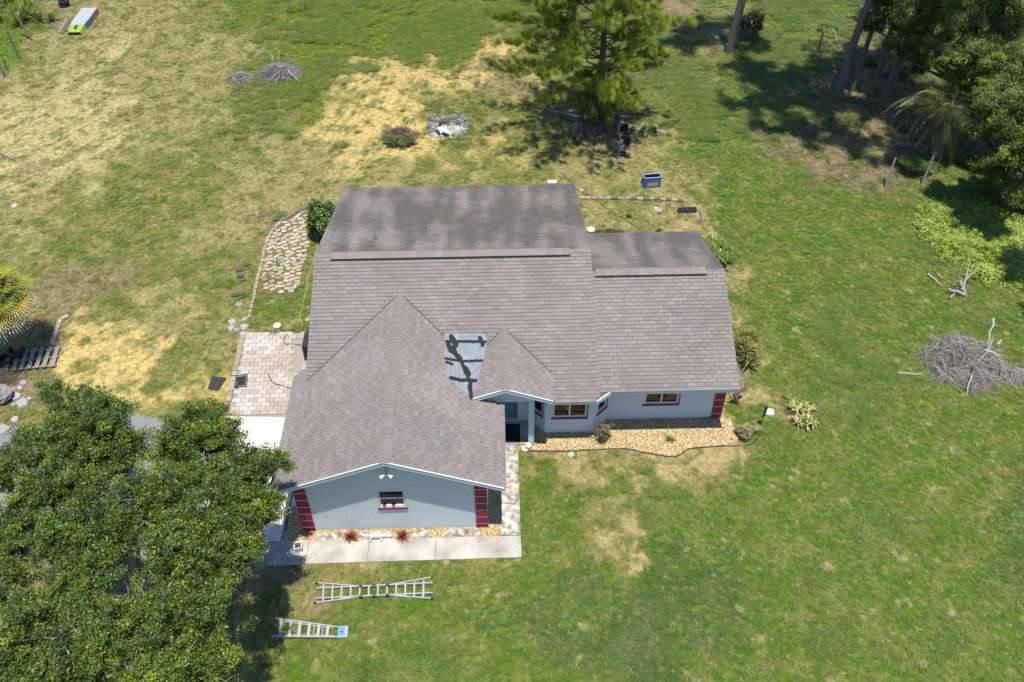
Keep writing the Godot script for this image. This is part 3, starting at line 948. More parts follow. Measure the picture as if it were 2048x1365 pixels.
func build_shingles(house: Node, front_shingles: Array) -> void:
	var k := sqrt(1.0 + SLOPE * SLOPE)
	var uf := V(0, SLOPE, -1) / k
	var covered := func(c: Vector3) -> bool:
		if c.x > -6.3 and c.x < -0.48 and c.z > -7.0 and h_gar(c.x) > c.y + 0.07: return true
		if c.x > -0.49 and c.x < 2.157 and c.z > -5.7 and h_porch(c.x) > c.y + 0.07: return true
		return false
	lay(V(-5.916, h_main(-3.2), -3.2), Vector3.RIGHT, uf, 9.647, (RIDGE_Z + 3.2) * -k, func(c: Vector3) -> bool:
		if covered.call(c): return false
		if c.z > -3.49 and c.x > 3.66: return false
		return c.x > 2.15 or c.z < -4.0, front_shingles)
	lay(V(3.691, h_main(-3.50), -3.50), Vector3.RIGHT, uf, 4.625, (WING_Z + 3.50) * -k, func(_c: Vector3) -> bool: return true, front_shingles)
	var sb := Vector3(0, RIDGE_Y - 2.378, RIDGE_Z + 15.221 - 0.0)
	lay(V(-5.916, 2.378, -15.221), Vector3.RIGHT, sb.normalized(), 9.647, sb.length(), func(_c: Vector3) -> bool: return true, front_shingles)
	sb = Vector3(0, WING_Y - 2.441, WING_Z + 11.78)
	lay(V(3.691, 2.441, -11.78), Vector3.RIGHT, sb.normalized(), 4.625, sb.length(), func(_c: Vector3) -> bool: return true, front_shingles)
	var ug := V(1, SLOPE, 0) / k
	lay(V(-6.346, h_gar(-6.346), 0.272), V(0, 0, -1), ug, 7.3, (GAR_X + 6.346) * k, func(c: Vector3) -> bool:
		if c.x < -5.876: return c.z > -4.514
		return h_main(c.z) < c.y + 0.05, front_shingles)
	ug = V(-1, SLOPE, 0) / k
	lay(V(0.547, h_gar(0.547), 0.272), V(0, 0, -1), ug, 7.3, (0.547 - GAR_X) * k, func(c: Vector3) -> bool:
		if c.z < -2.963 and c.x > -0.47: return false
		return h_main(c.z) < c.y + 0.05, front_shingles)
	lay(V(2.157, h_porch(2.157), -2.913), V(0, 0, -1), ug, 2.85, (2.157 - PORCH_X) * k, func(c: Vector3) -> bool: return h_main(c.z) < c.y + 0.05, front_shingles)
	ug = V(1, SLOPE, 0) / k
	lay(V(-0.49, h_porch(-0.49), -2.913), V(0, 0, -1), ug, 2.85, (PORCH_X + 0.49) * k, func(c: Vector3) -> bool: return h_main(c.z) < c.y + 0.05, front_shingles)
	# the nearest full tabs one by one, the rest together
	shingle_list.sort_custom(func(p: Array, q: Array) -> bool: return p[7] < q[7])
	var near := {}
	var rest := B.new()
	var made := 0
	var meshes := {}
	for s in shingle_list:
		if made < 300 and absf(s[4] - 0.27) < 0.001 and absf(s[5] - 0.142 * 1.22) < 0.001:
			var key := made % 14
			if not meshes.has(key):
				var b := B.new()
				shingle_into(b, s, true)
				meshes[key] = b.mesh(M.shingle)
			node("shingle", meshes[key], house, Transform3D(Basis(s[1], s[3], -s[2]), s[0]))
			made += 1
		else:
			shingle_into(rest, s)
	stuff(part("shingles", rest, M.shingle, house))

func build_roof_fittings(house: Node) -> void:
	# ridge caps: bent tabs lapped along a ridge running back from the front
	var pal := [Color(0.318, 0.278, 0.262), Color(0.33, 0.30, 0.295), Color(0.295, 0.265, 0.258), Color(0.335, 0.287, 0.262), Color(0.31, 0.285, 0.285)]
	var caps := []
	for c in pal:
		var b := B.new()
		b.col = c
		for s in [-1.0, 1.0]:
			var f0 := V(0, 0.035, 0.11); var f1 := V(s * 0.15, 0.035 - 0.15 * SLOPE, 0.11)
			var k0 := V(0, 0.018, -0.11); var k1 := V(s * 0.15, 0.018 - 0.15 * SLOPE, -0.11)
			if s > 0:
				b.quad(f0, k0, k1, f1)
				b.quad(f1 - V(0, 0.016, 0), f1, k1, k1 - V(0, 0.016, 0))
				b.quad(f0 - V(0, 0.016, 0), f0, f1, f1 - V(0, 0.016, 0))
			else:
				b.quad(f1, k1, k0, f0)
				b.quad(k1 - V(0, 0.016, 0), k1, f1, f1 - V(0, 0.016, 0))
				b.quad(f1 - V(0, 0.016, 0), f1, f0, f0 - V(0, 0.016, 0))
		caps.append(b.mesh(M.shingle))
	for r in [[GAR_X, GAR_Y, 0.19, -7.0], [PORCH_X, PORCH_Y, -3.0, -5.7]]:
		var z: float = r[2]
		while z > r[3]:
			node("ridge_cap", caps[rng.randi() % caps.size()], house, Transform3D(Basis(), V(r[0], r[1] + 0.004, z)))
			z -= 0.147
	# vents along the two main ridges: a raised shingled cover with an open dark edge
	for r in [[-5.34, 2.99, RIDGE_Z, RIDGE_Y], [3.82, 7.66, WING_Z, WING_Y]]:
		var o := Node3D.new()
		o.name = "ridge_vent"; house.add_child(o, true)
		var hgt := 0.055
		var g := B.new()
		g.prism([V(r[0], r[3] - 0.14, r[2] + 0.25), V(r[1], r[3] - 0.14, r[2] + 0.25), V(r[1], r[3] - 0.14, r[2] - 0.215), V(r[0], r[3] - 0.14, r[2] - 0.215)], [V(r[0], r[3] - 0.028, r[2] + 0.245), V(r[1], r[3] - 0.028, r[2] + 0.245), V(r[1], r[3] - 0.03, r[2] - 0.215), V(r[0], r[3] - 0.03, r[2] - 0.215)])
		part("vent_slot", g, M.black, o)
		var x: float = r[0]
		while x < r[1] - 0.05:
			var x1 := minf(x + 0.30, r[1])
			var c := B.new()
			c.col = pal[rng.randi() % pal.size()]
			for s in [-1.0, 1.0]:
				var p0 := V(x, r[3] + hgt, r[2]); var p1 := V(x1, r[3] + hgt - 0.012, r[2])
				var e0 := V(x, r[3] + hgt - 0.2 * SLOPE, r[2] + s * 0.2); var e1 := V(x1, r[3] + hgt - 0.2 * SLOPE - 0.008, r[2] + s * 0.2)
				if s > 0:
					c.prism([e0 - V(0, 0.02, 0), e1 - V(0, 0.02, 0), p1 - V(0, 0.02, 0), p0 - V(0, 0.02, 0)], [e0, e1, p1, p0])
				else:
					c.prism([p0 - V(0, 0.02, 0), p1 - V(0, 0.02, 0), e1 - V(0, 0.02, 0), e0 - V(0, 0.02, 0)], [p0, p1, e1, e0])
			part("vent_cap", c, M.shingle, o)
			x += 0.30
	# closed valleys: an added dark tube paints the shadow line of each cut
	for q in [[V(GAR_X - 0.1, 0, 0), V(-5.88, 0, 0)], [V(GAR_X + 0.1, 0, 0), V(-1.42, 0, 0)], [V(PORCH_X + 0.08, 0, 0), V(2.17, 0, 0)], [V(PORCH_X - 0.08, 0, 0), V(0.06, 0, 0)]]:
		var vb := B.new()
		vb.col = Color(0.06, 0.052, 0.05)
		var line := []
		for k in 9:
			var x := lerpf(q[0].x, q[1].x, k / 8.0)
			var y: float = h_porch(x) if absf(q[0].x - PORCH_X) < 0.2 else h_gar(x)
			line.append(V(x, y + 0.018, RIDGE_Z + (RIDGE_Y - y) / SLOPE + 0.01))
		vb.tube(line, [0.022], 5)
		part("valley_shade_line", vb, M.plain, house)
	# plumbing vents
	for q in [[V(-3.94, 4.0, -9.68), 0.293], [V(3.14, 3.55, -11.23), 0.293], [V(5.67, 3.21, -9.8), 0.389]]:
		var o := Node3D.new()
		o.name = "vent_pipe"; house.add_child(o, true); o.position = q[0]
		var b := B.new()
		b.lathe(Transform3D(Basis(), V(0, -0.1, 0)), [Vector2(0.05, 0), Vector2(0.05, 0.38), Vector2(0.042, 0.38), Vector2(0.042, 0.2), Vector2(0, 0.2)], 12)
		part("pipe", b, M.metal, o)
		b = B.new()
		b.box(Transform3D(Basis(Vector3.RIGHT, -atan(q[1])), V(0, 0.012, 0.0)), V(0.32, 0.012, 0.34))
		b.lathe(Transform3D(Basis(), V(0, -0.03, 0)), [Vector2(0.10, 0), Vector2(0.056, 0.14), Vector2(0.05, 0.14)], 12)
		part("flashing", b, mat("lead", lin(0.22, 0.21, 0.215), 0.7, "speck", 2.0), o)
		b = B.new()
		b.lathe(Transform3D(Basis(), V(0, 0.24, 0)), [Vector2(0.041, 0), Vector2(0, 0.002)], 12)
		part("bore", b, M.black, o)
	# grey membrane patched into the valley between garage and porch roofs, with tarred seams
	var cover := func(x: float, z: float) -> float:
		var t := [h_main(z), h_gar(x), h_porch(x)]
		var m: float = t.max()
		var acc := 0.0
		for q in t: acc += exp((q - m) * 14.0)
		return m + log(acc) / 14.0 * 0.8 + 0.022
	var on_roof := func(u: float, v: float) -> Vector3:
		var d := ray(u, v)
		var t0 := 15.0; var t1 := 40.0
		for i in 40:
			var tm := (t0 + t1) * 0.5
			var p := EYE + d * tm
			if p.y > cover.call(p.x, p.z): t0 = tm
			else: t1 = tm
		return EYE + d * t1
	# outline as rows of left and right limits, from the top edge down to the tip
	var rows := [[667, 890.5, 964, 0], [671, 890, 973, 0], [680, 889.5, 974.5, 1], [700, 889, 972, 2], [722, 889, 966, 3], [747, 889.5, 959.5, 4], [756, 897, 957, 5], [766, 906, 953.5, 6], [776, 920, 950, 7], [786, 931, 946.5, 8], [793, 938, 944.5, 9], [799, 942.5, 945, 10]]
	var patch := Node3D.new()
	patch.name = "roof_patch"; house.add_child(patch, true)
	var mb := B.new()
	var grid := []
	var vv := 667.0
	while vv <= 799.0:
		var i := 0
		while i < rows.size() - 2 and rows[i + 1][0] < vv: i += 1
		var f := clampf((vv - rows[i][0]) / (rows[i + 1][0] - rows[i][0]), 0, 1)
		var l := lerpf(rows[i][1], rows[i + 1][1], f); var r := lerpf(rows[i][2], rows[i + 1][2], f)
		var line := []
		for k in 21: line.append(on_roof.call(lerpf(l, r, k / 20.0), vv))
		grid.append(line)
		vv += 4.4
	for j in grid.size() - 1:
		for k in 20:
			mb.quad(grid[j + 1][k], grid[j][k], grid[j][k + 1], grid[j + 1][k + 1])
	part("membrane", mb, M.membrane, patch)
	# tar: ragged daubs along the seams (polylines in the picture with half widths), each blob lying on the membrane
	var g := RandomNumberGenerator.new()
	g.seed = 5
	var lines := [[[892, 683], [920, 683.5], [973, 684], 2.6], [[890, 717.5], [922, 723], [965, 722], 2.4], [[923, 723], [930, 744], [940, 762], [943, 797], 3.0], [[900, 756], [922, 761], [953, 762], 3.2], [[902, 674], [912, 690], [905, 700], [922, 722], 4.5], [[960, 676], [966, 692], 3.6], [[893, 725], [906, 729], 2.6], [[937, 772], [942, 795], 2.4], [[896, 688], [903, 703], 4.2], [[930, 735], [938, 750], 4.2]]
	var tb := B.new()
	for ln in lines:
		var hw: float = ln[-1] * 1.2
		for i in ln.size() - 2:
			var a := Vector2(ln[i][0], ln[i][1]); var e := Vector2(ln[i + 1][0], ln[i + 1][1])
			var n := int(a.distance_to(e) / 1.3) + 1
			for k in n:
				var c := a.lerp(e, float(k) / n) + Vector2(g.randf_range(-0.2, 0.2), g.randf_range(-0.2, 0.2)) * hw
				var rad := hw * g.randf_range(0.85, 1.05)
				var ring := []
				for s in 7:
					var ang := TAU * s / 7
					var q: float = rad * g.randf_range(0.8, 1.1)
					ring.append(on_roof.call(c.x + cos(ang) * q, c.y + sin(ang) * q) + V(0, 0.006 + 0.004 * g.randf(), 0.003))
				var mid: Vector3 = on_roof.call(c.x, c.y) + V(0, 0.012, 0.004)
				for s in 7: tb.tri(mid, ring[s], ring[(s + 1) % 7])
	part("tar_seams", tb, M.tar, patch)
	# twin floodlight under the garage gable
	var fl := Node3D.new()
	fl.name = "floodlight"; house.add_child(fl, true); fl.position = V(-2.90, 3.12, 0.0)
	var b := B.new()
	b.lathe(Transform3D(Basis(Vector3.RIGHT, PI / 2), V(0, 0, 0)), [Vector2(0.0, 0.0), Vector2(0.06, 0.0), Vector2(0.06, 0.03), Vector2(0.03, 0.05), Vector2(0, 0.05)], 12)
	b.tube([V(0, -0.01, 0.03), V(0, -0.03, 0.22)], [0.03, 0.03], 8)
	part("mount", b, M.metal, fl)
	for s in [-1.0, 1.0]:
		b = B.new()
		var dir := V(s * 0.8, -0.25, 0.55).normalized()
		var yb := dir
		var xb := yb.cross(Vector3.UP).normalized()
		var xf := Transform3D(Basis(xb, yb, xb.cross(yb)), V(s * 0.03, -0.03, 0.18))
		b.lathe(xf, [Vector2(0.0, 0.0), Vector2(0.022, 0.0), Vector2(0.026, 0.06), Vector2(0.062, 0.15), Vector2(0.064, 0.18), Vector2(0.05, 0.185), Vector2(0, 0.17)], 12)
		part("lamp_head", b, M.white, fl)

# ---- plants ---------------------------------------------------------------------------
func leaf_into(b: B, at: Vector3, dir: Vector3, nrm: Vector3, len_: float, wid: float) -> void:
	var s := dir.cross(nrm).normalized() * wid * 0.5
	var m := at + dir * len_ * 0.45 + nrm * len_ * 0.06
	b.tri(at, m - s, m + s)
	b.tri(m - s, at + dir * len_, m + s)
func sprig_mesh(g: RandomNumberGenerator, leaves: int, size: float, llen: float, lwid: float, m: Material) -> ArrayMesh:
	var b := B.new()
	for i in leaves:
		var d := V(g.randf_range(-1, 1), g.randf_range(-0.5, 1), g.randf_range(-1, 1)).normalized()
		var at := V(g.randf_range(-1, 1), g.randf_range(-0.7, 0.7), g.randf_range(-1, 1)) * size * 0.6
		var nn := V(g.randf_range(-0.7, 0.7), 1, g.randf_range(-0.7, 0.7)).normalized()
		nn = (nn - d * nn.dot(d)).normalized()
		leaf_into(b, at, d, nn, llen * g.randf_range(0.75, 1.25), lwid * g.randf_range(0.8, 1.2))
	return b.mesh(m)
func limb(b: B, p0: Vector3, p1: Vector3, r0: float, r1: float, g: RandomNumberGenerator, bend := 0.12, sides := 6) -> void:
	var L := p0.distance_to(p1)
	var pts := []; var rs := []
	for i in 5:
		var f := i / 4.0
		var j := V(g.randf_range(-1, 1), g.randf_range(-0.6, 0.6), g.randf_range(-1, 1)) * L * bend * (0.0 if i == 0 or i == 4 else 1.0)
		pts.append(p0.lerp(p1, f) + j); rs.append(lerpf(r0, r1, f))
	b.tube(pts, rs, sides, true)

# a broad tree: trunk, limbs to each clump of foliage, leaf sprays through the clumps. clumps: [centre, radius]
func broad_tree(called: String, label: String, base: Vector3, clumps: Array, sprays: int, sprig: ArrayMesh, cols: Array, trunk_r: float, seed_: int, flat := 0.72, bark := Color(0.20, 0.18, 0.155), group := "") -> Node3D:
	var g := RandomNumberGenerator.new()
	g.seed = seed_
	var t := thing(called, label, "tree", base, 0.0, group)
	var b := B.new()
	b.col = bark
	var mid := Vector3.ZERO
	for c in clumps: mid += c[0]
	mid /= clumps.size()
	var fork := V((mid.x - base.x) * 0.25, (mid.y) * 0.38, (mid.z - base.z) * 0.25)
	limb(b, V(0, -0.05, 0), fork, trunk_r, trunk_r * 0.72, g, 0.04, 9)
	var xs := []; var cs := []
	var total := 0.0
	for c in clumps: total += pow(c[1], 2.2)
	for c in clumps:
		var cc: Vector3 = c[0] - base
		limb(b, fork, cc - V(0, c[1] * 0.2, 0), trunk_r * 0.45, 0.04, g, 0.10, 6)
		for k in 7:
			var d := V(g.randf_range(-1, 1), g.randf_range(-0.2, 0.9), g.randf_range(-1, 1)).normalized()
			limb(b, cc - V(0, c[1] * 0.2, 0), cc + V(d.x, d.y * flat, d.z) * float(c[1]) * 0.98, 0.032, 0.008, g, 0.12, 4)
		# leaf sprays follow twigs that run out of the clump, so the outline stays ragged and light falls through
		var want := int(sprays * pow(c[1], 2.2) / total)
		var n_twigs := maxi(12, want / 19)
		for k in n_twigs:
			var d := V(g.randfn(), g.randfn() * 0.8 + 0.25, g.randfn()).normalized()
			var L := float(c[1]) * g.randf_range(0.4, 1.05)
			var p0 := cc + V(g.randfn(), g.randfn() * flat, g.randfn()) * float(c[1]) * 0.16
			var end := p0 + V(d.x, d.y * flat, d.z) * L
			var tone := g.randf_range(0.7, 1.3)
			var twig_col: Color = cols[g.randi() % cols.size()]
			for q in 17:
				var f := lerpf(0.3, 1.0, pow(g.randf(), 0.7))
				var w := 0.045 + 0.075 * (1.1 - f) * float(c[1])
				var p := p0.lerp(end, f) + V(g.randfn(), g.randfn() * 0.7, g.randfn()) * w
				var sc := g.randf_range(0.6, 1.25)
				xs.append(Transform3D(Basis.from_euler(V(g.randf_range(-0.6, 0.6), g.randf() * TAU, g.randf_range(-0.6, 0.6))).scaled(V(sc, sc, sc)), p))
				var c0 := twig_col if g.randf() < 0.8 else cols[g.randi() % cols.size()] as Color
				var v := g.randf_range(0.82, 1.18) * tone
				cs.append(Color(c0.r * v, c0.g * v, c0.b * v))
	part("trunk", b, M.bark, t)
	stuff(copies("crown", sprig, xs, cs, t))
	return t

func build_trees() -> void:
	var g := RandomNumberGenerator.new()
	g.seed = 500
	var oak_sprig := sprig_mesh(g, 15, 0.15, 0.072, 0.036, M.leafy)
	var oak_cols := [Color(0.042, 0.078, 0.010), Color(0.054, 0.094, 0.011), Color(0.036, 0.066, 0.012), Color(0.072, 0.116, 0.010), Color(0.125, 0.17, 0.010), Color(0.056, 0.098, 0.013), Color(0.072, 0.115, 0.012), Color(0.095, 0.142, 0.010)]
	var oaks := [
		["oak_tree", "dense green oak standing between the straw patch and the grey driveway", [[190, 850, 5.0, 1.35], [115, 900, 4.6, 1.2], [235, 905, 4.4, 1.1], [55, 900, 4.2, 0.9], [150, 820, 4.4, 0.9], [100, 785, 3.2, 0.5], [200, 930, 4.2, 0.8]], 8500],
		["oak_tree", "dense green oak reaching over the concrete apron to the garage roof", [[390, 870, 5.2, 1.1], [345, 905, 4.6, 0.75], [445, 880, 4.6, 0.85], [500, 950, 4.6, 1.0], [548, 930, 4.4, 0.5], [465, 1020, 4.8, 1.0], [400, 965, 4.9, 0.95], [525, 1020, 4.2, 0.7], [430, 830, 4.6, 0.5], [500, 1080, 4.6, 0.6]], 9500],
		["oak_tree", "broad green oak over the grey driveway, the tallest of the group", [[310, 1000, 6.2, 1.3], [215, 1075, 6.0, 1.05], [350, 1085, 6.3, 1.2], [90, 985, 5.6, 1.2], [30, 1070, 5.4, 1.1], [125, 1075, 6.0, 1.0], [440, 1105, 5.6, 1.05], [5, 955, 5.0, 0.8], [180, 985, 5.6, 0.8]], 12500],
		["oak_tree", "wide green oak shading the lawn beside the aluminium stepladder", [[300, 1240, 6.0, 1.2], [395, 1215, 5.8, 1.05], [410, 1315, 5.4, 1.1], [180, 1290, 6.1, 1.25], [95, 1225, 5.8, 1.15], [30, 1320, 5.6, 1.25], [320, 1350, 5.9, 1.15], [10, 1185, 5.2, 1.0], [170, 1165, 5.8, 0.95], [130, 1385, 5.6, 1.2], [400, 1395, 5.2, 1.0]], 13500],
	]
	var sd := 41
	for o in oaks:
		var cl := []
		var m := Vector3.ZERO
		for q in o[2]:
			var p := px(q[0], q[1], q[2])
			cl.append([p, q[3] * 0.86]); m += p
		m /= cl.size(); m.y = 0
		broad_tree(o[0], o[1], m, cl, o[3], oak_sprig, oak_cols, 0.22, sd, 0.72, Color(0.36, 0.34, 0.31), "oaks along the driveway")
		sd += 1
	# trees at the wood's edge: fine drooping foliage
	var fine_sprig := sprig_mesh(g, 15, 0.24, 0.13, 0.032, M.leafy)
	var fine_cols := [Color(0.068, 0.108, 0.008), Color(0.050, 0.082, 0.008), Color(0.090, 0.132, 0.008), Color(0.12, 0.16, 0.010), Color(0.040, 0.066, 0.008)]
	var wood := [
		["wood_edge_tree", "olive green tree with fine leaves rising behind the dark palm clump", px(1985, 262), [[1850, 35, 4.6, 1.5], [1935, 45, 5.2, 1.7], [2020, 40, 5.0, 1.6], [1805, 95, 3.4, 1.0], [1885, 110, 4.0, 1.2], [1970, 120, 4.4, 1.4], [2045, 130, 4.4, 1.3], [1775, 25, 4.4, 1.0], [1900, -30, 6.0, 1.8], [2000, -20, 6.2, 1.7], [1840, 130, 2.2, 0.8], [1990, 190, 3.6, 1.2], [2050, 200, 3.8, 1.2], [1745, 50, 3.6, 0.8], [1800, 55, 3.0, 1.1], [1770, -10, 5.0, 1.2], [1840, 90, 3.4, 1.0], [1930, 165, 3.2, 0.9]], 19000],
		["wood_edge_tree", "leafy olive tree beside the dark palm clump at the wood's edge", px(2062, 430), [[2010, 230, 4.6, 1.2], [2050, 300, 4.0, 1.2], [2000, 330, 2.8, 0.9], [2070, 220, 5.0, 1.3], [2040, 380, 2.4, 0.8], [1975, 255, 4.0, 0.7], [2000, 290, 2.4, 0.8]], 7000],
		["wood_edge_tree", "tree over the shaded ground beside the brush pile", V(24.6, 0, -9.5), [], 7000],
	]
	for o in wood:
		var cl := []
		for q in o[3]: cl.append([px(q[0], q[1], q[2]), q[3]])
		if o[3].is_empty():
			cl = [[V(22.6, 5.6, -11.2), 1.3], [V(23.8, 6.2, -9.6), 1.5], [V(22.4, 5.0, -8.6), 1.0], [V(24.4, 6.6, -11.4), 1.5], [V(23.6, 5.2, -7.8), 1.0]]
		broad_tree(o[0], o[1], o[2], cl, o[4], fine_sprig, fine_cols, 0.2, sd, 0.85, Color(0.20, 0.185, 0.165), "trees at the wood's edge")
		sd += 1
	# tall trees whose crowns stand above the picture and shade the ground at its top
	var tall := [
		[px(1458, 102), V(0.6, 11, -0.4), 0.24, "tall straight grey trunk beside the dark red shrub", [[V(-1.5, 12, 1.0), 1.6], [V(0.8, 13, -0.5), 1.9], [V(2.0, 11.5, 1.2), 1.3], [V(-0.4, 14, 0.0), 1.7]]],
		[px(1677, 190), V(1.1, 12, -1.2), 0.22, "tall leaning grey trunk with bare lower stem beside the shaded clearing", [[V(-2.6, 11.5, 0.3), 1.6], [V(-1.2, 12.5, 1.6), 1.7], [V(0.4, 12, 2.4), 1.5], [V(1.6, 13, -0.5), 2.0], [V(-0.4, 14, 0.5), 1.7], [px(1545, 175) - px(1677, 190) + V(0, 13.5, 0), 1.6], [px(1610, 215) - px(1677, 190) + V(0, 14.5, 0), 1.8], [px(1540, 250) - px(1677, 190) + V(0, 14.5, 0), 1.3]]],
		[px(1703, 182), V(1.0, 11, -0.8), 0.14, "slim leaning brown trunk beside the thicker grey one", [[V(0.8, 11, 0.5), 1.2], [V(1.8, 12, -1.0), 1.4], [px(1640, 265) - px(1703, 182) + V(0, 15, 0), 1.8], [px(1690, 320) - px(1703, 182) + V(0, 15.5, 0), 1.7], [px(1600, 300) - px(1703, 182) + V(0, 15, 0), 1.1]]],
		[px(1757, 152), V(0.6, 10, -1.0), 0.2, "dark trunk forked low, half hidden by olive foliage", [[V(0.6, 10.5, -0.5), 1.7], [V(2.0, 11.5, 0.5), 1.7]]],
		[px(1776, 190), V(0.9, 10, -0.6), 0.24, "pale grey trunk standing just beside the dark palm clump", [[V(0.2, 10.5, 3.6), 1.6], [V(1.5, 11.5, 2.0), 1.9], [V(2.6, 10.8, 4.2), 1.5], [px(1740, 270) - px(1776, 190) + V(0, 15, 0), 1.8], [px(1780, 345) - px(1776, 190) + V(0, 16, 0), 1.6], [px(1880, 385) - px(1776, 190) + V(0, 16.5, 0), 1.5]]],
		[px(800, -30), V(0.3, 9, 0.2), 0.2, "tree beyond the tall grass behind the house", [[V(-3.2, 9.5, 0.8), 1.6], [V(-0.8, 9, 1.0), 1.7], [V(1.2, 10, 0.4), 1.8], [V(3.6, 9.6, 0.9), 1.6], [V(5.2, 9.0, 0.2), 1.4]]],
		[px(1330, -60), V(0.3, 9, 0.2), 0.2, "tree beyond the brown clearing behind the pine", [[V(-1.5, 9.5, 1.8), 1.3], [V(1.5, 10, 2.6), 1.4], [V(3, 10, 1.0), 1.4]]],
	]
	for t in tall:
		var cl := []
		for q in t[4]: cl.append([t[0] + q[0], q[1]])
		var o := thing("tall_tree", t[3], "tree", t[0], 0.0, "tall trunks at the wood's edge")
		var gg := RandomNumberGenerator.new()
		gg.seed = sd; sd += 1
		var b := B.new()
		b.col = Color(0.20, 0.18, 0.165)
		limb(b, V(0, -0.05, 0), t[1], t[2], t[2] * 0.6, gg, 0.012, 10)
		b.tube([V(0, -0.05, 0), V(0, 0.12, 0), V(0, 0.4, 0)], [t[2] * 1.5, t[2] * 1.2, t[2]], 9)
		var xs := []; var cs := []
		for c in cl:
			var cc: Vector3 = c[0] - t[0]
			limb(b, t[1] * 0.9, cc, t[2] * 0.4, 0.03, gg, 0.08, 5)
			for k in int(260 * c[1] * c[1]):
				var d := V(gg.randfn(), gg.randfn() * 0.6, gg.randfn()).normalized() * pow(gg.randf(), 0.5) * float(c[1])
				if sin(d.x * 3.1 + c[1] * 9) + sin(d.z * 2.7 + c[1] * 5) < -0.25: continue
				var sc := gg.randf_range(0.9, 1.6)
				xs.append(Transform3D(Basis.from_euler(V(0, gg.randf() * TAU, gg.randf_range(-0.5, 0.5))).scaled(V(sc, sc, sc)), cc + d))
				cs.append(fine_cols[gg.randi() % fine_cols.size()])
		part("trunk", b, M.bark, o)
		stuff(copies("crown", fine_sprig, xs, cs, o))
	build_pine()

func build_pine() -> void:
	var g := RandomNumberGenerator.new()
	g.seed = 640
	var base := px(1192, 247)
	var t := thing("pine_tree", "pine with open tiers of long needles rising over the old workbench", "tree", base)
	var tb := B.new()
	# one tuft: long needles fanned round the end of a twig (twig along +z)
	for i in 54:
		var a := g.randf() * TAU
		var o := g.randf_range(0.25, 1.15)
		var d := V(cos(a) * sin(o), sin(a) * sin(o) - 0.12, cos(o)).normalized()
		leaf_into(tb, V(0, 0, g.randf_range(-0.14, 0.02)), d, V(-d.z, 0.3, d.x).normalized(), g.randf_range(0.24, 0.38), 0.015)
	var tuft := tb.mesh(M.leafy)
	var b := B.new()
	b.col = Color(0.13, 0.105, 0.09)
	limb(b, V(0, -0.05, 0), V(0.25, 12.5, -0.3), 0.19, 0.06, g, 0.006, 10)
	var xs := []; var cs := []
	var pal := [Color(0.14, 0.20, 0.012), Color(0.175, 0.235, 0.014), Color(0.115, 0.17, 0.012), Color(0.22, 0.26, 0.016), Color(0.155, 0.20, 0.018)]
	var h := 0.9
	while h < 12.2:
		var reach := 1.25 if h < 2.2 else (0.9 if h < 2.9 else (4.9 if h < 5.2 else lerpf(4.6, 1.0, (h - 5.2) / 7.0)))
		var count := 4 if h < 2.9 else 6
		var a0 := g.randf() * TAU
		for k in count:
			var a := a0 + TAU * k / count + g.randf_range(-0.35, 0.35)
			var dir := V(cos(a), 0, sin(a))
			# the crown is fuller on the side of the clearing
			var bias := 1.0 + 0.22 * dir.dot(V(-0.75, 0, 0.5))
			var L := reach * g.randf_range(0.6, 1.0) * bias
			var p0 := V(0.25 * h / 12.5, h, -0.3 * h / 12.5)
			var tip := p0 + dir * L + V(0, L * g.randf_range(-0.05, 0.22), 0)
			var b0 := b.v.size()
			limb(b, p0, tip, 0.045, 0.012, g, 0.05, 5)
			var twigs := int(4 + L * 4.0)
			for q in twigs:
				var f := g.randf_range(0.32, 1.0)
				var s := (1.0 if q % 2 == 0 else -1.0) * g.randf_range(0.4, 1.2)
				var td := (dir.rotated(Vector3.UP, s) + V(0, g.randf_range(0.1, 0.6), 0)).normalized()
				var tl := g.randf_range(0.25, 0.75) * (1.15 - f * 0.5)
				var q0 := p0.lerp(tip, f)
				var q1 := q0 + td * tl
				limb(b, q0, q1, 0.012, 0.006, g, 0.04, 3)
				for r in 2:
					var at := q0.lerp(q1, 0.55 if r == 0 else 1.0)
					var zb := (td + V(g.randf_range(-0.4, 0.4), g.randf_range(-0.1, 0.5), g.randf_range(-0.4, 0.4))).normalized()
					var xb := Vector3.UP.cross(zb).normalized()
					var sc := g.randf_range(0.8, 1.25)
					xs.append(Transform3D(Basis(xb * sc, zb.cross(xb) * sc, zb * sc), at))
					var c: Color = pal[g.randi() % pal.size()]
					cs.append(c)
		h += 0.42 if h < 2.9 else 0.5
	part("trunk", b, M.bark, t)
	stuff(copies("crown", tuft, xs, cs, t))

# feathered frond along +z, drooping; leaflets on both sides
func frond_into(b: B, L: float, rise: float, droop: float, leaf: float, n: int, g: RandomNumberGenerator, xf: Transform3D, stalk := 0.22) -> void:
	var prev := Vector3.ZERO
	var pts := []
	for i in n + 1:
		var f := float(i) / n
		pts.append(xf * V(0, L * (rise * f - droop * f * f), L * f * (1.0 - 0.25 * droop * f)))
	b.tube(pts, [0.018, 0.014, 0.01, 0.006], 4, false)
	for i in range(int(n * stalk), n + 1):
		var f := float(i) / n
		var d: Vector3 = (pts[mini(i + 1, n)] - pts[maxi(i - 1, 0)]).normalized()
		var s := d.cross(xf.basis.y.normalized()).normalized()
		var ll := leaf * sin(clampf(0.25 + f * 0.8, 0, 1) * PI * 0.93) * g.randf_range(0.85, 1.1) + 0.05
		for w in [-1.0, 1.0]:
			var ld: Vector3 = (d * 0.75 + s * w + V(0, g.randf_range(-0.75, -0.1), 0)).normalized()
			leaf_into(b, pts[i], ld, (Vector3.UP + s * w * 0.3).normalized(), ll, 0.036)
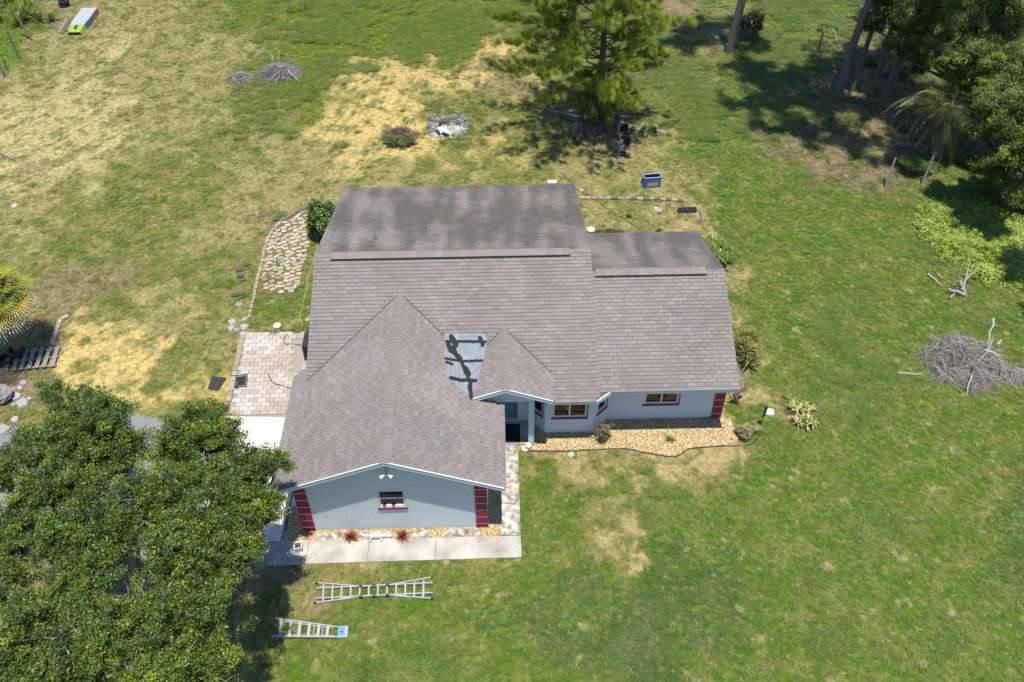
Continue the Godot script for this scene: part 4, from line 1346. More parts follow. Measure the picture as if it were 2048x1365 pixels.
# fan frond: stalk then a pleated fan of long fingers
func fan_into(b: B, stalk: float, rad: float, fingers: int, droop: float, g: RandomNumberGenerator, xf: Transform3D) -> void:
	var hub := xf * V(0, stalk * 0.5, stalk)
	b.tube([xf * Vector3.ZERO, xf * V(0, stalk * 0.4, stalk * 0.55), hub], [0.02, 0.016, 0.012], 4, false)
	for i in fingers:
		var a := lerpf(-1.9, 1.9, float(i) / (fingers - 1))
		var r := rad * (0.72 + 0.28 * cos(a * 0.7)) * g.randf_range(0.92, 1.06)
		var d := V(sin(a), 0.25 - 0.1 * absf(a), cos(a))
		var p1 := xf * (V(0, stalk * 0.5, stalk) + d * r * 0.55)
		var p2 := xf * (V(0, stalk * 0.5, stalk) + d * r * 0.95) - V(0, droop * rad * g.randf_range(0.5, 1.0), 0)
		var s := (p1 - hub).cross(Vector3.UP).normalized() * 0.026
		b.tri(hub, p1 - s, p1 + s); b.tri(p1 - s, p2, p1 + s)
# strap-leaved rosette
func rosette_into(b: B, at: Vector3, n: int, L: float, wid: float, g: RandomNumberGenerator, cols: Array, up_lo := 0.2, up_hi := 1.2) -> void:
	for i in n:
		var a := g.randf() * TAU
		var e := g.randf_range(up_lo, up_hi)
		var d := V(cos(a) * cos(e), sin(e), sin(a) * cos(e))
		var l := L * g.randf_range(0.7, 1.1)
		var s := d.cross(Vector3.UP).normalized() * wid * 0.5
		var m := at + d * l * 0.55
		var tip := at + d * l * 0.95 - V(0, l * 0.16, 0) + V(d.x, 0, d.z) * l * 0.1
		b.col = cols[g.randi() % cols.size()]
		b.tri(at - s * 0.4, m - s, m + s); b.tri(at - s * 0.4, m + s, at + s * 0.4); b.tri(m - s, tip, m + s)

func build_palms() -> void:
	var g := RandomNumberGenerator.new()
	g.seed = 700
	# cabbage palm by the pallet
	var base := px(-12, 610, 2.5) * V(1, 0, 1)
	var p := thing("fan_palm", "yellow green fan palm with drooping fronds over the old pallet", "palm", base)
	var b := B.new()
	b.col = Color(0.20, 0.17, 0.13)
	b.tube([V(0, -0.05, 0), V(0.03, 1.2, 0), V(0, 2.4, 0)], [0.2, 0.17, 0.16], 9)
	part("trunk", b, M.bark, p)
	for i in 40:
		b = B.new()
		var e := lerpf(-0.75, 1.0, pow(i / 39.0, 0.8))
		var dead := i < 8
		b.col = (Color(0.36, 0.31, 0.22) if i % 2 else Color(0.42, 0.39, 0.33)) if dead else ([Color(0.16, 0.19, 0.015), Color(0.22, 0.22, 0.015), Color(0.12, 0.155, 0.018), Color(0.33, 0.25, 0.02)][g.randi() % 4])
		fan_into(b, 0.75 if not dead else 0.5, 1.0, 30, 0.25, g, Transform3D(Basis(Vector3.UP, i * 2.4) * Basis(Vector3.RIGHT, -e), V(0, 2.45, 0)))
		part("frond", b, M.leafy, p)
	# dark palm clump at the wood's edge
	base = px(1893, 306)
	p = thing("palm_clump", "dark green palm clump with hanging dry fronds at the wood's edge", "palm", base)
	for s in 7:
		b = B.new()
		b.col = Color(0.15, 0.135, 0.11)
		var o := V(g.randf_range(-1.3, 1.5), 0, g.randf_range(-1.0, 0.7))
		var top := o + V(g.randf_range(-0.4, 0.4), g.randf_range(1.3, 3.0), g.randf_range(-0.3, 0.3))
		b.tube([o - V(0, 0.05, 0), o.lerp(top, 0.5), top], [0.08, 0.07, 0.06], 6)
		part("stem", b, M.bark, p)
		for i in 15:
			b = B.new()
			var dead := i < 4
			b.col = Color(0.24, 0.215, 0.18) if dead else [Color(0.028, 0.050, 0.010), Color(0.038, 0.062, 0.012), Color(0.055, 0.075, 0.012), Color(0.11, 0.105, 0.015)][g.randi() % 4]
			frond_into(b, 1.4 if dead else g.randf_range(2.0, 3.0), 0.1 if dead else g.randf_range(0.5, 1.0), 1.25 if dead else g.randf_range(0.7, 1.1), 0.55 if not dead else 0.25, 26, g, Transform3D(Basis(Vector3.UP, g.randf() * TAU), top))
			part("frond", b, M.leafy, p)
	# young palms
	for q in [["young_palm", "young palm with one tall upright frond beside the white pipes", px(1298, 268), 0.62, 8, 0.85], ["young_palm", "young palm among the fallen wood beneath the leaning trunks", px(1637, 102), 1.3, 11, 1.5], ["young_palm", "tiny palm frond at the edge of the shaded grass", px(1590, 30), 0.2, 6, 0.9]]:
		if q[3] < 0.3: continue
		p = thing(q[0], q[1], "palm", q[2])
		b = B.new()
		b.col = Color(0.19, 0.14, 0.10)
		b.tube([V(0, -0.03, 0), V(0.02, q[3], 0)], [0.075, 0.05], 8)
		part("stem", b, M.bark, p)
		for i in q[4]:
			b = B.new()
			b.col = [Color(0.10, 0.14, 0.018), Color(0.075, 0.115, 0.015), Color(0.13, 0.155, 0.03)][g.randi() % 3]
			var up_one: bool = i == 0 and q[3] < 1.0
			if up_one:
				frond_into(b, 2.1, 1.15, 0.12, 0.30, 26, g, Transform3D(Basis(Vector3.UP, 1.9), V(0, q[3], 0)), 0.3)
			else:
				frond_into(b, q[5] * g.randf_range(0.7, 1.0), 0.9, 1.1, 0.26, 16, g, Transform3D(Basis(Vector3.UP, i * 2.4), V(0, q[3], 0)))
			part("frond", b, M.leafy, p)
	# a dry palm frond lying in the mown grass
	p = thing("fallen_frond", "dry brown palm frond lying in the mown straw", "frond", px(4, 312))
	b = B.new()
	b.col = Color(0.27, 0.19, 0.12)
	var e2 := px(97, 357) - px(4, 312)
	frond_into(b, e2.length(), 0.06, 0.06, 0.62, 44, g, Transform3D(Basis(Vector3.UP, atan2(e2.x, e2.z)), V(0, 0.2, 0)), 0.4)
	part("blade", b, M.leafy, p)
	b = B.new()
	b.col = Color(0.34, 0.28, 0.22)
	b.tube([V(-0.3, 0.04, -0.3), V(0.2, 0.07, 0.1), e2 * 0.45 + V(0, 0.05, 0)], [0.05, 0.035, 0.015], 6)
	part("stalk", b, M.bark, p)

func bush(called: String, label: String, base: Vector3, r: Vector3, sprays: int, sprig: ArrayMesh, cols: Array, seed_: int, stem := Color(0.18, 0.15, 0.12)) -> void:
	var g := RandomNumberGenerator.new()
	g.seed = seed_
	var t := thing(called, label, "shrub", base)
	var b := B.new()
	b.col = stem
	var xs := []; var cs := []
	for k in 12:
		var a := g.randf() * TAU
		limb(b, V(cos(a) * 0.06, -0.03, sin(a) * 0.06), V(cos(a) * r.x * 0.75, r.y * g.randf_range(0.8, 1.7), sin(a) * r.z * 0.75), 0.02, 0.006, g, 0.08, 4)
	part("stems", b, M.bark, t)
	var subs := []
	for k in 14:
		var d := V(g.randfn(), absf(g.randfn()) * 0.9 - 0.25, g.randfn()).normalized() * g.randf_range(0.3, 0.8)
		subs.append(V(d.x * r.x, r.y * 0.95 + d.y * r.y, d.z * r.z))
	for k in sprays:
		var d := V(g.randfn(), g.randfn(), g.randfn()).normalized() * pow(g.randf(), 0.5) * 0.42
		var sc := g.randf_range(0.75, 1.25)
		xs.append(Transform3D(Basis.from_euler(V(g.randf_range(-0.5, 0.5), g.randf() * TAU, 0)).scaled(V(sc, sc, sc)), subs[g.randi() % 14] + d * r))
		cs.append(cols[g.randi() % cols.size()])
	stuff(copies("foliage", sprig, xs, cs, t))

func build_shrubs() -> void:
	var g := RandomNumberGenerator.new()
	g.seed = 800
	var broad := sprig_mesh(g, 12, 0.13, 0.10, 0.055, M.gloss_leaf)
	var small := sprig_mesh(g, 14, 0.10, 0.055, 0.026, M.leafy)
	bush("glossy_shrub", "glossy dark green shrub at the rear corner of the house beside the tile path", px(652, 478), V(0.75, 0.95, 1.0), 1500, broad, [Color(0.045, 0.085, 0.010), Color(0.06, 0.105, 0.012), Color(0.04, 0.07, 0.010), Color(0.08, 0.13, 0.012)], 801)
	bush("dark_red_shrub", "shrub of reddish brown and green leaves behind a tall grey trunk", px(1499, 80), V(0.85, 1.0, 0.85), 700, broad, [Color(0.06, 0.085, 0.012), Color(0.10, 0.06, 0.03), Color(0.13, 0.07, 0.04), Color(0.05, 0.08, 0.01)], 802)
	bush("sparse_shrub", "sparse twiggy shrub in the gravel against the bay wall", px(1206, 880), V(0.36, 0.42, 0.3), 90, small, [Color(0.10, 0.11, 0.03), Color(0.20, 0.14, 0.10), Color(0.07, 0.09, 0.02)], 803)
	bush("withered_bush", "half withered tan bush at the end of the gravel bed", px(1493, 872), V(0.42, 0.25, 0.34), 260, small, [Color(0.30, 0.25, 0.12), Color(0.12, 0.13, 0.04), Color(0.22, 0.18, 0.09)], 804)
	bush("sagging_bush", "low green weedy bush around the twig heap in the straw", px(800, 292), V(1.0, 0.3, 0.6), 420, small, [Color(0.06, 0.09, 0.015), Color(0.08, 0.11, 0.02), Color(0.13, 0.12, 0.05)], 805)
	var under := [[1825, 345, 0.7], [2010, 395, 0.9], [1975, 385, 0.6], [2045, 420, 0.8], [1745, 130, 0.5], [1725, 40, 0.7], [1655, 60, 0.5], [1930, 330, 0.6], [1805, 150, 0.8], [1790, 95, 0.7], [1845, 205, 0.8], [1985, 335, 0.9]]
	var notes := ["low green undergrowth beside the fallen fronds", "dense green undergrowth below the leafy olive tree", "small leafy bush by the tangle of dry branches", "leafy bush at the edge of the vine carpet", "low green bush at the feet of the leaning trunks", "green bush behind the leaning trunks", "low bush beside the young palm in the wood", "green bush in front of the dark palm clump", "leafy bush close beside the pale grey trunk", "leafy bush behind the pale grey trunk", "leafy bush behind the dark palm clump", "leafy bush between the palm clump and the olive tree"]
	for k in under.size():
		var q: Array = under[k]
		bush("undergrowth_bush", notes[k], px(q[0], q[1]), V(q[2] * 1.3, q[2] * 0.6, q[2]), int(700 * q[2]), small, [Color(0.05, 0.09, 0.010), Color(0.07, 0.115, 0.010), Color(0.09, 0.14, 0.012)], 810 + k)
	# grassy clump in the gravel
	var t := thing("grass_clump", "small green grass clump in the gravel bed under the window", "grass clump", px(1340, 882))
	var b := B.new()
	rosette_into(b, V(0, 0, 0), 90, 0.3, 0.012, g, [Color(0.12, 0.14, 0.03), Color(0.16, 0.17, 0.05), Color(0.09, 0.12, 0.02)], 0.3, 1.3)
	part("blades", b, M.leafy, t)
	# red spiky plants before the garage
	for q in [[702, 1079, "spiky red cordyline in the gravel strip between the block and the alligator figure"], [806, 1077, "spiky red cordyline in the gravel strip beside the alligator figure's head"]]:
		t = thing("red_cordyline", q[2], "plant", px(q[0], q[1]), 0.0, "red plants before the garage")
		b = B.new()
		b.col = Color(0.12, 0.07, 0.05)
		b.tube([V(0, -0.02, 0), V(0, 0.13, 0)], [0.025, 0.02], 6)
		part("stem", b, M.bark, t)
		b = B.new()
		rosette_into(b, V(0, 0.10, 0), 90, 0.32, 0.02, g, [Color(0.17, 0.022, 0.012), Color(0.23, 0.04, 0.016), Color(0.08, 0.014, 0.012), Color(0.24, 0.08, 0.03)], 0.0, 1.35)
		part("leaves", b, M.leafy, t)
	# croton against the end wall, dark long leaves
	t = thing("croton_plant", "dark bronze and green croton with long leaves against the end wall", "plant", px(1487, 718))
	for k in 5:
		b = B.new()
		b.col = Color(0.2, 0.17, 0.13)
		var o := V(g.randf_range(-0.3, 0.25), 0, g.randf_range(-0.45, 0.45))
		var top := o * 1.2 + V(0, g.randf_range(0.35, 0.8), 0)
		b.tube([o - V(0, 0.03, 0), top], [0.02, 0.014], 5)
		part("stem", b, M.bark, t)
		b = B.new()
		rosette_into(b, top, 26, 0.48, 0.055, g, [Color(0.07, 0.085, 0.012), Color(0.15, 0.10, 0.02), Color(0.12, 0.045, 0.025), Color(0.22, 0.17, 0.03), Color(0.05, 0.07, 0.012)], -0.2, 1.2)
		part("leaves", b, M.gloss_leaf, t)
	# broad-leaved plant at the rear corner
	t = thing("frangipani", "bright green broad leaved plant beside the rear corner of the wing roof", "plant", px(1447, 535))
	for q in [[1424, 478, 1.3], [1441, 487, 1.2], [1452, 497, 1.0], [1430, 500, 1.25], [1440, 512, 0.9], [1455, 520, 0.6], [1462, 500, 0.8]]:
		var top := px(q[0], q[1], q[2]) - t.position
		b = B.new()
		b.col = Color(0.24, 0.21, 0.17)
		limb(b, V(0, -0.02, 0), top, 0.03, 0.016, g, 0.06, 5)
		part("stem", b, M.bark, t)
		b = B.new()
		rosette_into(b, top, 16, 0.36, 0.085, g, [Color(0.075, 0.13, 0.012), Color(0.10, 0.16, 0.014), Color(0.06, 0.105, 0.012)], -0.15, 0.9)
		part("leaves", b, M.gloss_leaf, t)
	# pruned small tree by the house corner
	t = thing("pruned_tree", "bare pruned little tree leaning by the crimson house corner", "tree", px(1477, 809))
	b = B.new()
	b.col = Color(0.15, 0.12, 0.09)
	var q0 := t.position
	b.tube([V(0, -0.03, 0), px(1473, 799, 0.2) - q0, px(1467, 790, 0.45) - q0], [0.07, 0.055, 0.05], 8)
	b.tube([px(1467, 790, 0.45) - q0, px(1480, 784, 0.5) - q0, px(1493, 775, 0.6) - q0], [0.055, 0.06, 0.055], 8)
	b.tube([px(1473, 805, 0.1) - q0, px(1463, 797, 0.3) - q0, px(1457, 784, 0.6) - q0], [0.025, 0.02, 0.012], 6)
	part("trunk", b, M.bark, t)
	b = B.new()
	b.col = Color(0.52, 0.50, 0.46)
	b.tube([px(1487, 774, 0.62) - q0, px(1484, 765, 0.75) - q0, px(1483, 752, 1.0) - q0, px(1482, 745, 1.15) - q0], [0.032, 0.028, 0.022, 0.02], 6)
	b.tube([px(1482, 745, 1.15) - q0, px(1477, 738, 1.3) - q0, px(1473, 728, 1.5) - q0], [0.018, 0.014, 0.008], 5)
	b.tube([px(1482, 746, 1.15) - q0, px(1488, 740, 1.25) - q0, px(1492, 732, 1.4) - q0], [0.016, 0.012, 0.006], 5)
	part("pale_limb", b, M.bark, t)
	# reed clump by the far fence
	t = thing("reed_clump", "tall arching green reeds growing behind the fence posts", "reeds", px(45, 48))
	for k in 14:
		b = B.new()
		var o := px(g.randf_range(-40, 105), g.randf_range(8, 52)) - t.position
		rosette_into(b, o, 60, g.randf_range(0.9, 1.4), 0.045, g, [Color(0.10, 0.15, 0.012), Color(0.14, 0.18, 0.02), Color(0.19, 0.20, 0.03), Color(0.08, 0.12, 0.012)], 0.5, 1.4)
		part("blades", b, M.leafy, t)
	# vine carpet
	var poly := PackedVector2Array()
	for q in [[1835, 440], [1865, 415], [1905, 408], [1945, 420], [1985, 440], [2060, 430], [2110, 520], [2070, 570], [2000, 565], [1960, 540], [1915, 515], [1870, 490], [1850, 465]]:
		var p := px(q[0], q[1])
		poly.append(Vector2(p.x, p.z))
	var n1 := FastNoiseLite.new()
	n1.seed = 9; n1.frequency = 0.5
	var lo := Vector2(1e9, 1e9); var hi := -lo
	for p in poly:
		lo = lo.min(p); hi = hi.max(p)
	var lb := B.new()
	for i in 6:
		var a := TAU * i / 6 + g.randf()
		leaf_into(lb, V(cos(a), 0, sin(a)) * 0.05, V(cos(a + 0.7), g.randf_range(-0.15, 0.2), sin(a + 0.7)).normalized(), Vector3.UP, 0.095, 0.08)
	var lm := lb.mesh(M.leafy)
	var xs := []; var cs := []
	for i in 15000:
		var p := Vector2(g.randf_range(lo.x, hi.x), g.randf_range(lo.y, hi.y))
		p += Vector2(g.randfn(), g.randfn()) * 0.35
		if not Geometry2D.is_point_in_polygon(p - Vector2(g.randfn(), g.randfn()) * 0.45, poly): continue
		var nv := n1.get_noise_2d(p.x, p.y)
		if nv < -0.12 and g.randf() < 0.7: continue
		var hgt := 0.05 + maxf(0, nv + 0.2) * 0.22 * g.randf_range(0.5, 1.0)
		var sc := g.randf_range(0.7, 1.2)
		xs.append(Transform3D(Basis.from_euler(V(g.randf_range(-0.5, 0.5), g.randf() * TAU, g.randf_range(-0.5, 0.5))).scaled(V(sc, sc, sc)), V(p.x, hgt, p.y)))
		cs.append([Color(0.14, 0.20, 0.010), Color(0.19, 0.235, 0.012), Color(0.11, 0.165, 0.012), Color(0.085, 0.13, 0.012)][g.randi() % 4])
	var vo := copies("vine_carpet", lm, xs, cs)
	stuff(vo)
	tag(vo, "lime green vine carpet sprawling over the grass at the wood's edge", "vine")

# ---- loose objects ------------------------------------------------------------------
func stick(b: B, p0: Vector3, p1: Vector3, r0: float, r1: float, g: RandomNumberGenerator, bend := 0.06, sides := 5) -> void:
	limb(b, p0, p1, r0, r1, g, bend, sides)

# heap of twigs: rx, rz half extents, hgt height; twigs joined, big branches given one by one
func brush_pile(called: String, label: String, at: Vector3, rx: float, rz: float, hgt: float, twigs: int, tl: float, cols: Array, branches: Array, seed_: int, spread := 1.0) -> Node3D:
	var g := RandomNumberGenerator.new()
	g.seed = seed_
	var t := thing(called, label, "brush pile", at)
	var b := B.new()
	for i in twigs:
		var a := g.randf() * TAU
		var q := sqrt(g.randf())
		var c := V(cos(a) * rx * q, 0, sin(a) * rz * q)
		c.y = hgt * (1.0 - q * q) * g.randf_range(0.15, 1.0) + 0.02
		var a2 := a + g.randf_range(-1.0, 1.0) * spread
		var d := V(cos(a2), g.randf_range(-0.35, 0.25) - 0.25 * q, sin(a2)).normalized()
		var L := tl * g.randf_range(0.4, 1.0)
		b.col = cols[g.randi() % cols.size()] * g.randf_range(0.75, 1.15)
		var r := g.randf_range(0.004, 0.014)
		var p0 := c - d * L * 0.5; var p1 := c + d * L * 0.5
		p0.y = maxf(p0.y, 0.01); p1.y = maxf(p1.y, 0.01)
		var m := (p0 + p1) * 0.5 + V(g.randf_range(-1, 1), g.randf_range(0, 1), g.randf_range(-1, 1)) * L * 0.06
		b.tube([p0, m, p1], [r, r * 0.8, r * 0.4], 3, false)
	stuff(part("twigs", b, M.bark, t))
	for q in branches:
		b = B.new()
		b.col = q[5] if q.size() > 5 else Color(0.42, 0.38, 0.33)
		var p0: Vector3 = px(q[0], q[1], q[4]) - at
		var p1: Vector3 = px(q[2], q[3], q[6] if q.size() > 6 else 0.1) - at
		var rr: float = q[7] if q.size() > 7 else 0.045
		stick(b, p0, p1, rr, rr * 0.55, g, 0.05, 6)
		part("branch", b, M.bark, t)
	return t

func cinder_mesh() -> ArrayMesh:
	# hollow block lying with its holes up: walls and webs
	var b := B.new()
	b.col = Color(0.5, 0.49, 0.47)
	b.abox(V(-0.2, 0, 0.075), V(0.2, 0.19, 0.1)); b.abox(V(-0.2, 0, -0.1), V(0.2, 0.19, -0.075))
	for x in [-0.2, -0.0175, 0.165]: b.abox(V(x, 0.0, -0.0749), V(x + 0.035, 0.188, 0.0749))
	return b.mesh(M.stone)

func bricks_along(parent: Node, pts: Array, step: float, size: Vector3, pal: Array, dark := 0.15, called := "brick") -> void:
	var meshes := []
	for c in pal:
		var b := B.new()
		b.col = c
		b.cbox(Transform3D(), size, 0.012)
		meshes.append(b.mesh(M.paver))
	for i in pts.size() - 1:
		var a: Vector3 = pts[i]; var e: Vector3 = pts[i + 1]
		var n := maxi(1, int(round(a.distance_to(e) / step)))
		for k in n:
			var p := a.lerp(e, (k + 0.5) / n)
			var yaw := atan2(-(e - a).z, (e - a).x)
			node(called, meshes[rng.randi() % meshes.size()], parent, turned(V(p.x + R(-0.015, 0.015), size.y * 0.5 - 0.006, p.z + R(-0.015, 0.015)), yaw + R(-0.12, 0.12), R(-0.04, 0.04), R(-0.05, 0.05)))

func bucket(called: String, label: String, at: Vector3, r: float, h: float, c: Color, lid := false, dark := Color(0.03, 0.03, 0.03), cat := "bucket") -> void:
	var t := thing(called, label, cat, at)
	var b := B.new()
	b.col = c
	if lid:
		b.lathe(Transform3D(), [Vector2(0, 0), Vector2(r * 0.88, 0), Vector2(r, h)], 18)
		part("body", b, M.plastic, t)
		b = B.new()
		b.col = c * 1.08
		b.lathe(Transform3D(), [Vector2(r * 1.0, h - 0.01), Vector2(r * 1.06, h - 0.01), Vector2(r * 1.06, h + 0.015), Vector2(r * 0.97, h + 0.02), Vector2(r * 0.95, h + 0.012), Vector2(0, h + 0.012)], 18)
		part("lid", b, M.plastic, t)
	else:
		b.lathe(Transform3D(), [Vector2(0, 0), Vector2(r * 0.88, 0), Vector2(r, h), Vector2(r * 0.94, h), Vector2(r * 0.82, 0.02), Vector2(0, 0.02)], 18)
		part("body", b, M.plastic, t)
		b = B.new()
		b.col = c * 0.92
		b.lathe(Transform3D(), [Vector2(r * 0.99, h - 0.03), Vector2(r * 1.07, h - 0.03), Vector2(r * 1.07, h - 0.005), Vector2(r * 0.99, h)], 18)
		part("rim", b, M.plastic, t)

func hose(called: String, label: String, pts: Array, r: float, c: Color, h := 0.03, cat := "hose") -> void:
	var cu := Curve3D.new()
	var n := pts.size()
	var w := []
	for q in pts: w.append(px(q[0], q[1], q[2] if q.size() > 2 else h))
	for i in n:
		var tan: Vector3 = (w[mini(i + 1, n - 1)] - w[maxi(i - 1, 0)]) * 0.22
		cu.add_point(w[i], -tan, tan)
	cu.bake_interval = 0.12
	var b := B.new()
	b.col = c
	b.tube(Array(cu.get_baked_points()), [r], 6)
	tag(part(called, b, M.plastic), label, cat)

func tyre_mesh() -> ArrayMesh:
	var b := B.new()
	b.lathe(Transform3D(), [Vector2(0.19, 0.03), Vector2(0.21, 0.0), Vector2(0.29, 0.0), Vector2(0.325, 0.04), Vector2(0.325, 0.16), Vector2(0.29, 0.2), Vector2(0.21, 0.2), Vector2(0.19, 0.17), Vector2(0.25, 0.15), Vector2(0.25, 0.05), Vector2(0.19, 0.03)], 24)
	return b.mesh(M.rubber)

func flat_stone(called: String, label: String, u: float, v: float, r: float, c: Color, seed_: int, cat := "stone", group := "", thick := 0.05) -> void:
	var g := RandomNumberGenerator.new()
	g.seed = seed_
	var lo := []; var hi := []
	var n := 5
	for i in n:
		var a := -TAU * (i + g.randf_range(-0.25, 0.25)) / n
		var q := r * g.randf_range(0.75, 1.15)
		lo.append(V(cos(a) * q, 0.0, sin(a) * q)); hi.append(V(cos(a) * q * 0.9, thick * g.randf_range(0.85, 1.1), sin(a) * q * 0.9))
	var b := B.new()
	b.col = c
	b.prism(lo, hi)
	var o := node(called, b.mesh(M.stone), null, turned(px(u, v), g.randf() * TAU))
	tag(o, label, cat, group)

func build_objects() -> void:
	build_yard_left()
	build_yard_back()
	build_yard_front()
	build_yard_right()
	build_shrubs()
	build_palms()
	build_trees()
	build_grass()

func build_yard_left() -> void:
	var g := RandomNumberGenerator.new()
	g.seed = 900
	var pink := [Color(0.50, 0.38, 0.28), Color(0.46, 0.35, 0.27), Color(0.54, 0.43, 0.33), Color(0.40, 0.31, 0.25)]
	# loose paving tiles strewn over the path
	var poly := PackedVector2Array()
	for q in [[628, 416], [600, 428], [570, 445], [548, 465], [538, 490], [530, 520], [524, 555], [530, 578], [560, 585], [590, 588], [598, 560], [602, 540], [612, 510], [618, 490], [612, 465], [608, 445], [628, 430]]:
		poly.append(Vector2(q[0], q[1]))
	var meshes := []
	for c in [Color(0.62, 0.52, 0.41), Color(0.58, 0.47, 0.37), Color(0.66, 0.57, 0.46), Color(0.55, 0.45, 0.36), Color(0.68, 0.60, 0.50), Color(0.60, 0.52, 0.44)]:
		var b := B.new()
		b.col = c
		b.cbox(Transform3D(), V(0.22, 0.055, 0.15), 0.008)
		meshes.append(b.mesh(M.paver))
	var placed := []
	var tries := 0
	while placed.size() < 185 and tries < 6000:
		tries += 1
		var q := Vector2(g.randf_range(520, 632), g.randf_range(412, 592))
		if not Geometry2D.is_point_in_polygon(q, poly): continue
		var p := px(q.x, q.y)
		var ok := true
		for o in placed:
			if o.distance_to(p) < 0.2: ok = false; break
		if not ok: continue
		placed.append(p)
		var n := node("loose_tile", meshes[g.randi() % meshes.size()], null, turned(p + V(0, 0.027, 0), 0.35 + g.randf_range(-0.5, 0.5), g.randf_range(-0.06, 0.06), g.randf_range(-0.06, 0.06)))
		tag(n, "pale pink paving tile strewn loose in the grass beside the house", "tile", "loose tiles strewn beside the house")
	# curved border of the path and the straight border beside the patio
	var e := thing("brick_border", "curving border of pinkish blocks round the strewn tiles", "border")
	var pts := []
	for q in [[632, 411], [612, 418], [590, 428], [565, 443]]: pts.append(px(q[0], q[1]))
	bricks_along(e, pts, 0.24, V(0.22, 0.10, 0.14), [Color(0.22, 0.18, 0.15), Color(0.27, 0.22, 0.19), Color(0.18, 0.155, 0.14)])
	pts = []
	for q in [[562, 446], [545, 463], [536, 480], [528, 505], [522, 535], [514, 565], [508, 595], [502, 620], [498, 640]]: pts.append(px(q[0], q[1]))
	bricks_along(e, pts, 0.24, V(0.22, 0.10, 0.14), pink)
	e = thing("patio_border", "straight border of pinkish blocks between the straw and the paver patio", "border")
	pts = []
	for q in [[487, 672], [480, 700], [473, 735], [466, 765], [459, 795], [450, 830]]: pts.append(px(q[0], q[1]))
	bricks_along(e, pts, 0.26, V(0.24, 0.10, 0.2), pink)
	e = thing("garden_border", "short row of pale blocks beside the pallet", "border")
	pts = []
	for q in [[138, 632], [122, 640], [113, 662], [103, 692]]: pts.append(px(q[0], q[1]))
	bricks_along(e, pts, 0.3, V(0.28, 0.09, 0.18), [Color(0.52, 0.45, 0.36), Color(0.58, 0.52, 0.44)])
	# four dark bricks in the grass
	var db := B.new()
	db.col = Color(0.13, 0.11, 0.10)
	db.cbox(Transform3D(), V(0.28, 0.10, 0.19), 0.012)
	var dm := db.mesh(M.paver)
	for q in [[479, 542, 0.4], [494, 531, 0.5], [481, 554, 0.1], [485, 562, 0.3], [552, 441, 0.2], [556, 436, 0.5], [470, 592, 0.1], [484, 590, 0.2]]:
		tag(node("dark_brick", dm, null, turned(px(q[0], q[1]) + V(0, 0.05, 0), q[2])), "dark stained brick lying in the grass outside the curving border", "brick", "dark bricks in the grass")
	# flagstones
	var i := 0
	for q in [[478, 609, 0.17, 0], [464, 645, 0.2, 1], [462, 658, 0.16, 2], [473, 660, 0.13, 3], [489, 640, 0.14, 4], [488, 655, 0.22, 5], [487, 670, 0.2, 6]]:
		flat_stone("flagstone", "pale grey flagstone lying at the corner of the paver patio" if i else "pale grey flagstone lying alone in the grass by the dark bricks", q[0], q[1], q[2], Color(0.50, 0.49, 0.47) * g.randf_range(0.85, 1.1), 910 + i, "stone", "flagstones by the patio")
		i += 1
	# black grate, torn mat, cables
	var t := thing("plastic_grate", "black plastic grate lying on the paver patio", "grate", px(483, 765) + V(0, 0.058, 0), 0.12)
	var b := B.new()
	for k in 7:
		b.abox(V(-0.2 + k * 0.0667 - 0.012, 0, -0.3), V(-0.2 + k * 0.0667 + 0.012, 0.03, 0.3))
		b.abox(V(-0.212, 0.002, -0.3 + k * 0.1 - 0.013), V(0.212, 0.028, -0.3 + k * 0.1 + 0.013))
	part("bars", b, M.black, t)
	b = B.new()
	b.abox(V(-0.13, 0.004, -0.2), V(0.13, 0.02, 0.2))
	part("plate", b, M.dark, t)
	b = B.new()
	b.col = Color(0.05, 0.045, 0.04)
	var c0 := px(433, 768)
	b.prism([px(415, 780) + V(0, 0.01, 0), px(437, 782) + V(0, 0.01, 0), px(453, 758) + V(0, 0.01, 0), px(424, 754) + V(0, 0.01, 0)], [px(415, 780) + V(0, 0.05, 0), px(437, 782) + V(0, 0.04, 0), px(453, 758) + V(0, 0.06, 0), px(424, 754) + V(0, 0.045, 0)])
	tag(part("torn_mat", b, M.stone), "crumpled dark mat lying in the straw by the patio border", "mat")
	hose("black_cable", "black cable lying curved over the patio pavers", [[536, 748], [545, 765], [562, 771], [582, 778]], 0.014, Color(0.02, 0.02, 0.03), 0.075, "cable")
	hose("looped_cable", "thin dark cable looping from the air conditioner", [[602, 690], [585, 688], [570, 688], [568, 678], [575, 668]], 0.012, Color(0.02, 0.02, 0.025), 0.075, "cable")
	hose("garden_hose", "yellow green garden hose running along the side of the house", [[629, 438], [627, 455], [634, 475], [632, 500], [624, 530], [617, 550], [612, 580], [605, 610], [600, 635], [606, 650], [613, 664]], 0.016, Color(0.42, 0.50, 0.04))
	bucket("cream_bucket", "cream bucket with a lid standing between the patio and the grass", px(557, 664), 0.15, 0.34, Color(0.58, 0.50, 0.34), true)
	# air conditioner
	t = thing("air_conditioner", "dark box air conditioner on a pale pad beside the house wall", "air conditioner", V(-6.42, 0.0, -7.85))
	b = B.new()
	b.col = Color(0.6, 0.6, 0.57)
	b.cbox(Transform3D(Basis(), V(0, 0.05, 0.12)), V(1.0, 0.10, 1.5), 0.01)
	part("pad", b, M.slab, t)
	b = B.new()
	b.cbox(Transform3D(Basis(), V(0, 0.5, 0)), V(0.8, 0.8, 0.8), 0.04)
	part("case", b, M.dark, t)
	b = B.new()
	for k in 9: b.abox(V(-0.39, 0.2 + k * 0.07, 0.4), V(0.39, 0.23 + k * 0.07, 0.412))
